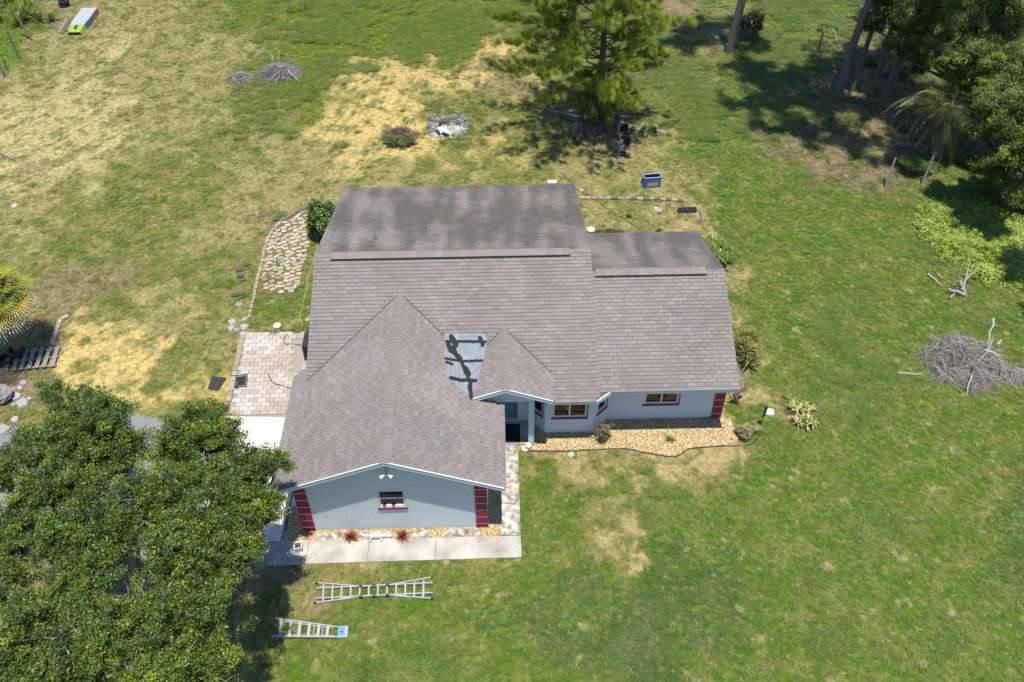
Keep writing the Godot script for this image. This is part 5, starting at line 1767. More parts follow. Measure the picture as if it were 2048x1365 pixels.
	for k in 9: b.abox(V(-0.412, 0.2 + k * 0.07, -0.39), V(-0.4, 0.23 + k * 0.07, 0.39))
	part("louvre", b, M.black, t)
	b = B.new()
	b.lathe(Transform3D(Basis(), V(0, 0.9, 0)), [Vector2(0.3, 0), Vector2(0.3, 0.02), Vector2(0.27, 0.02), Vector2(0.27, 0)], 20)
	for k in 6: b.box(turned(V(0, 0.91, 0), k * PI / 6), V(0.56, 0.01, 0.012))
	part("fan_guard", b, M.black, t)
	flat_stone("white_stone", "white stone lying against the side wall of the house", 616, 640, 0.14, Color(0.62, 0.61, 0.58), 930)
	# pallet, tyres and stones by the fan palm
	t = thing("pallet", "weathered grey wooden pallet with tilted boards under the fan palm", "pallet", px(66, 722), 0.12)
	for k in 7:
		b = B.new()
		b.box(turned(V(-0.85 + k * 0.28, 0.13 + g.randf_range(-0.01, 0.02), 0), g.randf_range(-0.06, 0.06)), V(0.15, 0.022, 1.1))
		part("board", b, M.wood, t)
	for z in [-0.45, 0.0, 0.45]:
		b = B.new()
		b.abox(V(-0.95, 0.0, z - 0.04), V(0.95, 0.105, z + 0.04))
		part("runner", b, M.wood, t)
	tag(node("old_tyre", tyre_mesh(), null, turned(px(36, 712) + V(0, 0.15, 0), 0.3, 0.06)), "black tyre lying on the pallet under the fan palm", "tyre", "old tyres")
	tag(node("old_tyre", tyre_mesh(), null, turned(px(12, 724) + V(0, 0.0, 0), 0.3, 0.03)), "black tyre lying on the ground against the pallet under the fan palm", "tyre", "old tyres")
	i = 0
	for q in [[48, 768, 0.16], [40, 778, 0.14], [33, 795, 0.2], [45, 808, 0.24], [22, 785, 0.15], [30, 842, 0.16], [8, 860, 0.3], [60, 800, 0.1], [28, 812, 0.12], [52, 858, 0.14]]:
		flat_stone("pale_stone", "pale grey stone in the row under the fan palm and oak", q[0], q[1], q[2], Color(0.46, 0.46, 0.47) * g.randf_range(0.85, 1.15), 950 + i, "stone", "pale stones under the palm", 0.09)
		i += 1
	b = B.new()
	b.col = Color(0.33, 0.33, 0.32)
	b.lump(V(0, 0.28, 0), V(0.5, 0.36, 0.42), g, 7, 10, 0.07)
	tag(node("boulder", b.mesh(M.stone), null, Transform3D(Basis(), px(2, 800))), "big rounded grey boulder at the foot of the fan palm", "boulder")
	brush_pile("twig_heap", "grey heap of dry palm stalks beside the pallet", px(8, 758), 0.6, 0.5, 0.35, 160, 0.7, [Color(0.24, 0.21, 0.18), Color(0.16, 0.14, 0.12)], [], 960)
	# far corner: fence posts, upturned boat, tyre, boards
	i = 0
	for q in [[13, 63, 37, 116, "leaning grey fence post beside the bright green pasture"], [40, 8, 65, 82, "leaning grey fence post at the edge of the reeds"], [-6, 118, 8, 156, "short dark fence post at the edge of the mown straw"], [3, 120, 12, 138, "thin broken fence post beside the short dark one"]]:
		var foot := px(q[2], q[3])
		# the top stands above the foot, leaning a little
		b = B.new()
		b.col = Color(0.20, 0.17, 0.15)
		var hgt := 1.5 if i < 2 else 0.9
		var top := px(q[0], q[1], hgt) - foot
		top = V(clampf(top.x, -0.8, 0.8), hgt, clampf(top.z, -0.5, 0.5))
		b.tube([V(0, -0.05, 0), top * 0.5 + V(0.02, 0, 0), top], [0.06, 0.055, 0.05] if i < 3 else [0.03, 0.03, 0.02], 7)
		tag(node("fence_post", b.mesh(M.bark), null, Transform3D(Basis(), foot)), q[4], "fence post", "old fence posts")
		i += 1
	build_boat()
	tag(node("old_tyre", tyre_mesh(), null, turned(px(129, 12), 0.3)), "two stacked black tyres by the reeds, the lower one", "tyre", "old tyres")
	tag(node("old_tyre", tyre_mesh(), null, turned(px(129, 12) + V(0.03, 0.202, 0.0), 0.9)), "two stacked black tyres by the reeds, the upper one", "tyre", "old tyres")
	i = 0
	for q in [[117, 66, 134, 37, "grey weathered plank lying beside the upturned boat"], [124, 66, 138, 40, "second grey plank, darker, tight beside the upturned boat"], [98, 45, 108, 58, "short dark board beyond the planks by the boat"]]:
		var a := px(q[0], q[1], 0.03); var e2 := px(q[2], q[3], 0.03)
		b = B.new()
		b.col = Color(0.9, 0.88, 0.85) * (1.0 if i == 0 else 0.5)
		b.box(Transform3D(Basis(), V(0, 0.03, 0)), V(0.17, 0.06, a.distance_to(e2)))
		tag(node("plank", b.mesh(M.wood), null, turned(V((a.x + e2.x) * 0.5, 0, (a.z + e2.z) * 0.5), atan2((e2 - a).x, (e2 - a).z))), q[4], "plank", "planks by the boat")
		i += 1
	flat_stone("white_scrap", "white scrap of board lying in the mown grass", 28, 412, 0.2, Color(0.7, 0.7, 0.68), 971, "scrap", "", 0.04)

func build_boat() -> void:
	var a := px(150, 71); var e := px(182, 27)
	var L := a.distance_to(e)
	var t := thing("upturned_boat", "upturned flat bottomed boat with white bottom and lime green end", "boat", V(a.x, 0, a.z), atan2((e - a).x, (e - a).z))
	# local z along the hull; bottom faces up
	var w0 := 0.34; var w1 := 0.46
	var sec := func(z: float) -> Array:
		var f := z / L
		var hw := lerpf(w0, w1, minf(1, f * 2.2))
		var h := 0.36 - 0.16 * pow(maxf(0, 1 - f * 3.0), 1.6)
		return [V(-hw - 0.06, 0, z), V(-hw, h, z), V(hw, h, z), V(hw + 0.06, 0, z)]
	var cut := L * 0.24
	for part_ in [["green_end", 0.0, cut, Color(0.28, 0.42, 0.06)], ["bottom", cut, L, Color(0.40, 0.44, 0.47)]]:
		var b := B.new()
		b.col = part_[3]
		for k in 6:
			var z0 := lerpf(part_[1], part_[2], k / 6.0); var z1 := lerpf(part_[1], part_[2], (k + 1) / 6.0)
			var s0: Array = sec.call(z0); var s1: Array = sec.call(z1)
			b.quad(s0[1], s1[1], s1[2], s0[2])
		part(part_[0], b, M.plastic, t)
	for s in [0, 2]:
		for k in 3:
			var b := B.new()
			b.col = [Color(0.30, 0.42, 0.08), Color(0.10, 0.13, 0.18), Color(0.36, 0.08, 0.10)][k]
			var z0: float = L * [0.0, 0.26, 0.66][k]; var z1: float = L * [0.26, 0.66, 1.0][k]
			for j in 4:
				var s0: Array = sec.call(lerpf(z0, z1, j / 4.0)); var s1: Array = sec.call(lerpf(z0, z1, (j + 1) / 4.0))
				b.quad(s0[s], s0[s + 1], s1[s + 1], s1[s])
			part("side", b, M.plastic, t)
	var b := B.new()
	b.col = Color(0.5, 0.52, 0.54)
	var q: Array = sec.call(L)
	b.quad(q[0], q[1], q[2], q[3])
	part("transom", b, M.plastic, t)
	b = B.new()
	b.col = Color(0.03, 0.04, 0.03)
	for k in 2: b.lathe(Transform3D(Basis(), V(0.0, 0.33 + 0.005 * k, 0.32 + 0.22 * k)), [Vector2(0, 0.0), Vector2(0.09, 0.0), Vector2(0.09, 0.02), Vector2(0, 0.02)], 12)
	part("patch", b, M.plastic, t)

func build_yard_back() -> void:
	var g := RandomNumberGenerator.new()
	g.seed = 1000
	var grey := [Color(0.54, 0.51, 0.51), Color(0.42, 0.39, 0.39), Color(0.30, 0.26, 0.25), Color(0.62, 0.60, 0.60)]
	var brown := Color(0.30, 0.24, 0.19)
	brush_pile("brush_pile", "large grey heap of dry branches and palm stalks at the edge of tall grass", px(560, 153), 1.15, 0.75, 0.75, 900, 1.2, grey, [[560, 150, 550, 170, 0.4, brown, 0.05, 0.07], [600, 118, 625, 113, 0.4, brown, 0.35, 0.03], [545, 122, 540, 104, 0.5, grey[0], 0.8, 0.02], [555, 120, 560, 100, 0.6, grey[0], 0.9, 0.02], [575, 140, 600, 165, 0.6, grey[3], 0.03, 0.035], [530, 135, 515, 150, 0.4, brown, 0.03, 0.035], [580, 125, 596, 120, 0.7, brown, 0.55, 0.06], [520, 150, 570, 158, 0.15, brown, 0.3, 0.05], [590, 150, 555, 130, 0.1, grey[0], 0.7, 0.045], [600, 160, 610, 140, 0.05, brown, 0.25, 0.04], [535, 165, 560, 140, 0.05, grey[3], 0.6, 0.04]], 1001, 1.5)
	brush_pile("brush_heap", "small grey curl of dry palm stalks beside the large brush heap", px(482, 160), 0.65, 0.45, 0.4, 320, 0.8, grey, [[470, 162, 495, 150, 0.05, brown, 0.3, 0.04], [465, 155, 480, 168, 0.2, grey[3], 0.05, 0.03]], 1002, 1.4)
	brush_pile("twig_pile", "dark twig heap in weeds beside the burnt fire pit", px(800, 272), 0.85, 0.5, 0.45, 240, 1.0, [Color(0.30, 0.27, 0.25), Color(0.18, 0.15, 0.13), Color(0.13, 0.09, 0.07)], [[780, 268, 812, 252, 0.2, brown, 0.4, 0.035], [812, 250, 816, 242, 0.45, brown, 0.8, 0.03], [826, 236, 831, 252, 0.5, brown, 0.05, 0.025], [815, 295, 828, 280, 0.05, Color(0.1, 0.06, 0.05), 0.15, 0.06]], 1003)
	# fire pit
	var cm := cinder_mesh()
	var i := 0
	for q in [[862, 238, 0.1, 0], [882, 242, 0.2, 0], [893, 240, -0.1, 0], [908, 238, 0.15, 0], [922, 243, 0.9, 0], [937, 243, 0.3, 0], [858, 255, 1.2, 0], [864, 266, 0.7, 0], [932, 256, 1.0, 0], [915, 236, 0.6, 0.9], [923, 248, 1.9, 0], [872, 244, -0.4, 0]]:
		var o := node("cinder_block", cm, null, turned(px(q[0], q[1]) + V(0, 0.11 if q[3] > 0 else 0.0, 0), q[2], 0.0, q[3]))
		tag(o, "pale hollow concrete block in the ring round the burnt ash" if q[3] == 0 else "pale hollow block tipped up on the ring round the ash", "concrete block", "blocks round the fire pit")
		i += 1
	var b := B.new()
	var ac := px(896, 261)
	b.col = Color(0.74, 0.75, 0.78)
	b.lump(V(0.05, 0.02, 0.0), V(0.62, 0.09, 0.5), g, 6, 14, 0.15)
	for k in 95:
		var a := g.randf() * TAU; var q := sqrt(g.randf()) * 1.0
		var p := V(cos(a) * q * 0.95, 0, sin(a) * q * 0.75)
		b.col = Color(0.72, 0.73, 0.76) * g.randf_range(0.8, 1.1) if q < 0.6 else [Color(0.42, 0.42, 0.44), Color(0.08, 0.08, 0.085), Color(0.30, 0.28, 0.27), Color(0.55, 0.55, 0.56)][g.randi() % 4]
		b.lump(p + V(0, 0.03, 0), V(g.randf_range(0.1, 0.22), g.randf_range(0.04, 0.10), g.randf_range(0.08, 0.18)), g, 4, 7, 0.3)
	var ash := node("ash_heap", b.mesh(M.stone), null, Transform3D(Basis(), ac))
	stuff(ash); tag(ash, "white ash and grey rubble burnt inside the block ring", "ash")
	for q in [[885, 266, 898, 272, "charred log lying at the front of the white ash"], [878, 248, 893, 245, "charred log lying at the back of the white ash"], [874, 262, 880, 270, "short charred log at the side of the white ash"]]:
		b = B.new()
		b.col = Color(0.05, 0.04, 0.038)
		var a := px(q[0], q[1], 0.14); var e := px(q[2], q[3], 0.12)
		b.tube([Vector3.ZERO, (e - a) * 0.5 + V(0, 0.01, 0), e - a], [0.07, 0.075, 0.06], 8)
		tag(node("charred_log", b.mesh(M.bark), null, Transform3D(Basis(), a)), q[4], "log", "charred logs in the fire pit")
	# workbench under the pine with its clutter
	var t := thing("workbench", "dark weathered workbench standing under the pine", "bench", px(1198, 262), -0.02)
	b = B.new()
	b.box(Transform3D(Basis(), V(0, 0.72, 0)), V(2.0, 0.05, 0.62))
	part("top", b, mat("dark_wood", lin(0.09, 0.085, 0.085), 0.85, "speck", 1.5), t)
	for x in [-0.93, 0.93]:
		for z in [-0.25, 0.25]:
			b = B.new()
			b.abox(V(x - 0.04, 0, z - 0.04), V(x + 0.04, 0.694, z + 0.04))
			part("leg", b, M.wood, t)
	b = B.new()
	b.abox(V(-0.88, 0.56, 0.24), V(0.88, 0.69, 0.27))
	part("apron", b, M.dark_wood, t)
	i = 0
	for q in [[-0.7, 0.05, 0.1, 0.16, "small grey pot standing on the workbench"], [0.35, -0.1, 0.07, 0.22, "small white bottle standing on the workbench"], [-0.35, 0.05, 0.16, 0.09, "flat dark pan standing on the workbench"]]:
		b = B.new()
		b.col = [Color(0.4, 0.42, 0.44), Color(0.7, 0.7, 0.7), Color(0.05, 0.05, 0.055)][i]
		b.lathe(Transform3D(), [Vector2(0, 0), Vector2(q[2] * 0.8, 0), Vector2(q[2], q[3]), Vector2(q[2] * 0.85, q[3]), Vector2(q[2] * 0.7, 0.02), Vector2(0, 0.02)], 14)
		tag(node(["pot", "bottle", "pan"][i], b.mesh(M.plastic), null, Transform3D(Basis(), t.position + V(q[0], 0.745, q[1]))), q[4], ["pot", "bottle", "pan"][i])
		i += 1
	b = B.new()
	b.col = Color(0.055, 0.12, 0.085)
	b.lathe(Transform3D(), [Vector2(0, -0.015), Vector2(0.42, -0.015), Vector2(0.45, 0.0), Vector2(0.42, 0.015), Vector2(0, 0.02)], 26)
	tag(node("green_disc", b.mesh(M.plastic), null, Transform3D(Basis(Vector3.BACK, 1.22) , px(1148, 281, 0.0) + V(0.02, 0.42, -0.25))), "round dark green board leaning on the end of the workbench", "round board")
	for q in [[1250, 262, 0.16, 0.32, "tall black nursery pot beside the end of the workbench"], [1251, 277, 0.2, 0.26, "wide black nursery pot in the stack beside the workbench"], [1254, 287, 0.19, 0.22, "black nursery pot behind the grey bucket"], [1246, 312, 0.13, 0.2, "small black bucket before the grey bucket"]]:
		bucket("black_pot", q[4], px(q[0], q[1]), q[2], q[3], Color(0.02, 0.022, 0.025), false, Color.BLACK, "pot")
	bucket("grey_bucket", "tall pale grey bucket before the black nursery pots", px(1241, 304), 0.14, 0.42, Color(0.45, 0.47, 0.48))
	b = B.new()
	b.col = Color(0.05, 0.052, 0.055)
	b.lathe(Transform3D(), [Vector2(0, 0), Vector2(0.16, 0), Vector2(0.19, 0.06), Vector2(0.17, 0.06), Vector2(0.14, 0.02), Vector2(0, 0.02)], 14)
	tag(node("black_tray", b.mesh(M.plastic), null, Transform3D(Basis(), px(1229, 311))), "flat black tray lying beside the small black bucket", "tray")
	i = 0
	for q in [[1095, 218, 1215, 247, "long white pipe lying behind the workbench, yellow tipped"], [1098, 221, 1200, 243, "long white pipe lying close beside the yellow tipped pipe"], [1245, 249, 1328, 263, "white pipe lying past the young palm, the longer one"], [1248, 254, 1290, 260, "white pipe lying short of the young palm"]]:
		var a := px(q[0], q[1], 0.03); var e := px(q[2], q[3], 0.03)
		b = B.new()
		b.col = Color(0.66, 0.66, 0.62)
		b.tube([Vector3.ZERO, (e - a) * 0.5, e - a], [0.03], 7)
		tag(node("white_pipe", b.mesh(M.plastic), null, Transform3D(Basis(), a)), q[4], "pipe", "white pipes under the pine")
		i += 1
	# blue trough
	t = thing("blue_trough", "blue open topped plastic bin with a yellow label in the grass", "bin", px(1302, 374) + V(0, 0, -0.15), 0.1)
	b = B.new()
	b.col = Color(0.02, 0.12, 0.34)
	var lo := [V(-0.42, 0, 0.24), V(0.42, 0, 0.24), V(0.42, 0, -0.24), V(-0.42, 0, -0.24)]
	var hi := [V(-0.36, 0.5, 0.16), V(0.42, 0.5, 0.16), V(0.42, 0.5, -0.16), V(-0.36, 0.5, -0.16)]
	for k in 4:
		var j := (k + 1) % 4
		b.quad(lo[k], hi[k], hi[j], lo[j])
		b.quad(lo[j] * 0.93 + V(0, 0.02, 0), hi[j] - V(signf(hi[j].x) * 0.03, 0, signf(hi[j].z) * 0.03), hi[k] - V(signf(hi[k].x) * 0.03, 0, signf(hi[k].z) * 0.03), lo[k] * 0.93 + V(0, 0.02, 0))
	b.quad(lo[0] * 0.93 + V(0, 0.02, 0), lo[3] * 0.93 + V(0, 0.02, 0), lo[2] * 0.93 + V(0, 0.02, 0), lo[1] * 0.93 + V(0, 0.02, 0))
	part("body", b, M.plastic, t)
	b = B.new()
	b.col = Color(0.35, 0.42, 0.52)
	for k in 4:
		var j := (k + 1) % 4
		b.tube([hi[k], hi[j]], [0.024], 6)
	part("rim", b, M.plastic, t)
	b = B.new()
	b.col = Color(0.38, 0.34, 0.05)
	var nz := V(0, 0.08, 0.5).normalized()
	b.quad(V(-0.2, 0.10, 0.229), V(-0.2, 0.27, 0.202), V(0.28, 0.27, 0.202), V(0.28, 0.10, 0.229))
	part("label_plate", b, M.plastic, t)
	# two dark hollow blocks in line
	i = 0
	for q in [[-0.21, "dark grey hollow concrete block beside the stick, touching another end to end"], [0.21, "dark grey hollow concrete block end to end with the one beside the stick"]]:
		b = B.new()
		b.col = Color(0.075, 0.08, 0.085)
		b.abox(V(-0.205, 0, 0.075), V(0.205, 0.19, 0.1)); b.abox(V(-0.205, 0, -0.1), V(0.205, 0.19, -0.075))
		for x in [-0.205, -0.0175, 0.17]: b.abox(V(x, 0.0, -0.0749), V(x + 0.035, 0.188, 0.0749))
		b.abox(V(-0.16, 0.0, 0.1), V(-0.05, 0.001, 0.101))
		var sgn := -1.0 if i == 0 else 1.0
		tag(node("dark_block", b.mesh(M.stone), null, turned(px(1374, 424) + V(-q[0] * 1.0, 0, 0.0), 0.03, 0.0, 0.0)), q[1], "concrete block", "dark blocks in line")
		i += 1
	# brick border, single paver, debris
	var e3 := thing("back_border", "straight border of blocks in the grass behind the house", "border")
	var pts := []
	for q in [[1157, 398], [1275, 400], [1320, 400], [1366, 404]]: pts.append(px(q[0], q[1]))
	bricks_along(e3, pts, 0.29, V(0.25, 0.11, 0.16), [Color(0.50, 0.39, 0.29), Color(0.42, 0.33, 0.26), Color(0.55, 0.44, 0.33), Color(0.16, 0.14, 0.13)])
	flat_stone("lone_paver", "pinkish paver lying alone behind the house corner", 1163, 382, 0.14, Color(0.55, 0.45, 0.36), 1021, "paver", "", 0.07)
	b = B.new()
	b.col = Color(0.7, 0.72, 0.72)
	b.cbox(Transform3D(Basis(), V(0, 0.12, 0)), V(0.42, 0.24, 0.22), 0.02)
	tag(node("white_box", b.mesh(M.plastic), null, Transform3D(Basis(), px(1104, 371))), "white plastic box on the grass behind the rear eave", "box")
	hose("green_hose", "thin green hose snaking over the grass behind the house", [[1118, 362], [1130, 356], [1143, 363], [1150, 375], [1170, 388], [1195, 402], [1218, 420], [1245, 435], [1270, 452], [1296, 466]], 0.016, Color(0.03, 0.10, 0.05))
	bucket("white_bucket", "white lidded bucket standing in the corner between the two rear roofs", px(1181, 470), 0.17, 0.3, Color(0.72, 0.72, 0.70), true)
	brush_pile("dry_leaf_heap", "low dark heap of dry sticks behind the wing roof by the white bucket", px(1220, 466), 0.75, 0.2, 0.16, 140, 0.4, [Color(0.13, 0.09, 0.07), Color(0.20, 0.15, 0.11)], [], 1030)
	flat_stone("dark_lump", "dark clod lying in the grass near the green hose", 1257, 435, 0.16, Color(0.045, 0.04, 0.035), 1031, "clod", "", 0.12)
	flat_stone("dark_scrap", "dark scrap lying against the eave of the wing", 1318, 463, 0.13, Color(0.05, 0.04, 0.035), 1032, "scrap", "", 0.1)
	flat_stone("pink_rag", "pale pink and white rag lying in the grass by the dark blocks", 1317, 421, 0.22, Color(0.60, 0.42, 0.33), 1033, "rag", "", 0.05)
	flat_stone("white_rag", "small white rag beside the pale pink rag", 1312, 418, 0.12, Color(0.72, 0.68, 0.62), 1034, "rag", "", 0.08)
	b = B.new()
	b.col = Color(0.26, 0.23, 0.20)
	var a4 := px(1399, 420, 0.03); var e4 := px(1410, 459, 0.03)
	limb(b, Vector3.ZERO, e4 - a4, 0.045, 0.03, g, 0.02, 6)
	tag(node("stick", b.mesh(M.bark), null, Transform3D(Basis(), a4)), "straight grey stick on the grass beside the dark blocks", "stick")
	i = 0
	for q in [[1650, 205, 1690, 180, "thin brown branch fallen at the foot of the leaning trunks"], [1595, 20, 1618, 24, "white bleached branch lying beyond the dark red shrub"], [1655, 20, 1690, 45, "grey log lying among fallen leaves by the young palm"], [1660, 52, 1720, 50, "brown branch lying across the litter behind the leaning trunks"], [585, -4, 572, 22, "bare grey branch standing in the tall grass"], [612, 2, 610, 16, "short pale branch standing in the tall grass"]]:
		b = B.new()
		b.col = [Color(0.22, 0.14, 0.10), Color(0.62, 0.60, 0.55), Color(0.30, 0.27, 0.24), Color(0.33, 0.22, 0.15), Color(0.25, 0.22, 0.2), Color(0.5, 0.48, 0.46)][i]
		var a5 := px(q[2], q[3], 0.04); var e5 := px(q[0], q[1], 0.06 if i < 4 else 0.7)
		limb(b, Vector3.ZERO, e5 - a5, 0.05, 0.03, g, 0.04, 6)
		tag(node("fallen_branch", b.mesh(M.bark), null, Transform3D(Basis(), a5)), q[4], "branch", "fallen branches")
		i += 1
	flat_stone("white_litter", "white scrap of litter on the grass beside the dark red shrub", 1558, 54, 0.16, Color(0.75, 0.78, 0.78), 1041, "litter", "", 0.04)

func build_yard_front() -> void:
	var g := RandomNumberGenerator.new()
	g.seed = 1100
	# plastic edging round the gravel bed
	var cu := Curve3D.new()
	var w := []
	for q in [[1041, 902], [1130, 903], [1190, 900], [1250, 898], [1290, 906], [1335, 913], [1357, 912], [1377, 899], [1420, 894], [1470, 892], [1498, 890], [1512, 880], [1520, 868]]: w.append(px(q[0], q[1], 0.03))
	for i in w.size():
		var tn: Vector3 = (w[mini(i + 1, w.size() - 1)] - w[maxi(i - 1, 0)]) * 0.2
		cu.add_point(w[i], -tn, tn)
	cu.bake_interval = 0.1
	var b := B.new()
	b.col = Color(0.025, 0.025, 0.028)
	b.tube(Array(cu.get_baked_points()), [0.02], 7)
	tag(part("bed_edging", b, M.plastic), "black plastic edging curving along the gravel bed", "edging")
	build_ladders()
	# white hollow block on the walk
	var t := thing("white_block", "white square hollow block standing on the walk", "block", px(598, 1100) + V(0, 0.05, 0), 0.18)
	b = B.new()
	b.col = Color(0.72, 0.70, 0.64)
	b.abox(V(-0.13, 0, 0.09), V(0.13, 0.2, 0.13)); b.abox(V(-0.13, 0, -0.13), V(0.13, 0.2, -0.09)); b.abox(V(-0.13, 0, -0.0899), V(-0.09, 0.199, 0.0899)); b.abox(V(0.09, 0, -0.0899), V(0.13, 0.199, 0.0899))
	part("walls", b, M.stone, t)
	b = B.new()
	b.abox(V(-0.0899, 0.0, -0.0899), V(0.0899, 0.03, 0.0899))
	part("hollow", b, M.dark, t)
	# plaster alligator
	var al := thing("alligator_figure", "white plaster alligator figure lying on the block before the garage wall", "statue", px(752, 1077) + V(0, 0.07, 0), 0.03)
	b = B.new()
	b.col = Color(0.74, 0.74, 0.72)
	b.tube([V(-0.20, 0.03, -0.02), V(-0.30, 0.03, -0.03), V(-0.38, 0.03, -0.07), V(-0.40, 0.035, -0.13), V(-0.35, 0.03, -0.16), V(-0.29, 0.03, -0.14)], [0.05, 0.042, 0.035, 0.028, 0.02, 0.008], 9)
	b.tube([V(-0.22, 0.035, -0.02), V(-0.1, 0.05, 0.0), V(0.05, 0.055, 0.0), V(0.16, 0.05, 0.0), V(0.22, 0.05, 0.0), V(0.29, 0.05, 0.0), V(0.38, 0.035, 0.01), V(0.44, 0.03, 0.01)], [0.05, 0.072, 0.078, 0.06, 0.055, 0.062, 0.04, 0.026], 10)
	for s in [-1.0, 1.0]:
		b.tube([V(0.13, 0.04, s * 0.04), V(0.16, 0.035, s * 0.11), V(0.20, 0.01, s * 0.13)], [0.03, 0.022, 0.016], 7)
		b.tube([V(-0.12, 0.04, s * 0.05), V(-0.15, 0.035, s * 0.12), V(-0.11, 0.01, s * 0.14)], [0.032, 0.024, 0.016], 7)
		b.lump(V(0.29, 0.105, s * 0.03), V(0.02, 0.018, 0.016), g, 4, 6, 0.05)
	for k in 9:
		for s in [-1.0, 1.0]: b.lump(V(-0.16 + k * 0.045, 0.115 - absf(k - 4) * 0.004, s * 0.022), V(0.014, 0.014, 0.01), g, 4, 5, 0.05)
	al.scale = V(1.2, 1.2, 1.3)
	part("body", b, M.white, al)
	# two lidded cans at the corner of the walk
	bucket("white_can", "taller white lidded can at the corner of the porch walk", px(1057, 899), 0.105, 0.22, Color(0.72, 0.72, 0.72), true, Color.BLACK, "can")
	bucket("short_can", "short white lidded can beside the taller one at the walk", px(1050, 901), 0.11, 0.08, Color(0.74, 0.74, 0.74), true, Color.BLACK, "can")
	flat_stone("white_slab", "small pale concrete slab in the lawn before the gravel bed", 1142, 911, 0.16, Color(0.62, 0.58, 0.52), 1111, "slab", "", 0.04)
	flat_stone("grey_stone", "grey stone in the shade at the foot of the crimson corner", 1417, 843, 0.14, Color(0.30, 0.30, 0.30), 1112, "stone", "", 0.08)
	flat_stone("pale_shard", "pale stone shard on the dry grass near the crimson corner", 1459, 852, 0.12, Color(0.62, 0.58, 0.5), 1113, "stone", "", 0.08)
	flat_stone("white_sheet", "crumpled white plastic sheet on the lawn beside the black stake", 1541, 826, 0.2, Color(0.78, 0.79, 0.79), 1114, "litter", "", 0.05)
	# black stake
	b = B.new()
	b.col = Color(0.025, 0.025, 0.03)
	b.tube([V(0, -0.03, 0), V(0.01, 0.5, 0.0)], [0.018, 0.016], 6)
	b.box(turned(V(0.03, 0.72, 0), 0.3, 0, -0.06), V(0.09, 0.5, 0.03))
	tag(node("black_stake", b.mesh(M.plastic), null, Transform3D(Basis(), px(1521, 851))), "thin black stake standing in the dry grass by the gravel bed", "stake")
	# cut stalks heap
	var cp := px(1603, 835)
	t = brush_pile("cut_stalk_pile", "pile of cut green stalks with pale ends on the lawn", cp, 0.62, 0.6, 0.28, 130, 0.6, [Color(0.42, 0.38, 0.26), Color(0.34, 0.30, 0.20), Color(0.20, 0.20, 0.08)], [[1573, 778, 1583, 800, 0.5, Color(0.42, 0.38, 0.30), 0.15, 0.035], [1600, 783, 1598, 800, 0.45, Color(0.38, 0.34, 0.26), 0.15, 0.03], [1600, 835, 1592, 868, 0.2, Color(0.40, 0.36, 0.27), 0.03, 0.03], [1612, 835, 1620, 866, 0.2, Color(0.40, 0.36, 0.27), 0.03, 0.03]], 1120)
	b = B.new()
	for k in 26:
		var a := g.randf() * TAU; var q := sqrt(g.randf()) * 0.6
		rosette_into(b, V(cos(a) * q, 0.30 * (1 - q) + 0.03, sin(a) * q), 8, 0.24, 0.045, g, [Color(0.16, 0.19, 0.03), Color(0.26, 0.27, 0.06), Color(0.36, 0.33, 0.12)], -0.2, 0.9)
	part("leaves", b, M.leafy, t)

func rail(b: B, p: Vector3, q: Vector3, w: float, h: float) -> void:
	var d := q - p
	var xf := Transform3D(Basis(Vector3.UP, atan2(d.x, d.z)) * Basis(Vector3.RIGHT, -atan2(d.y, Vector2(d.x, d.z).length())), (p + q) * 0.5)
	b.box(xf, V(w, h, d.length()))

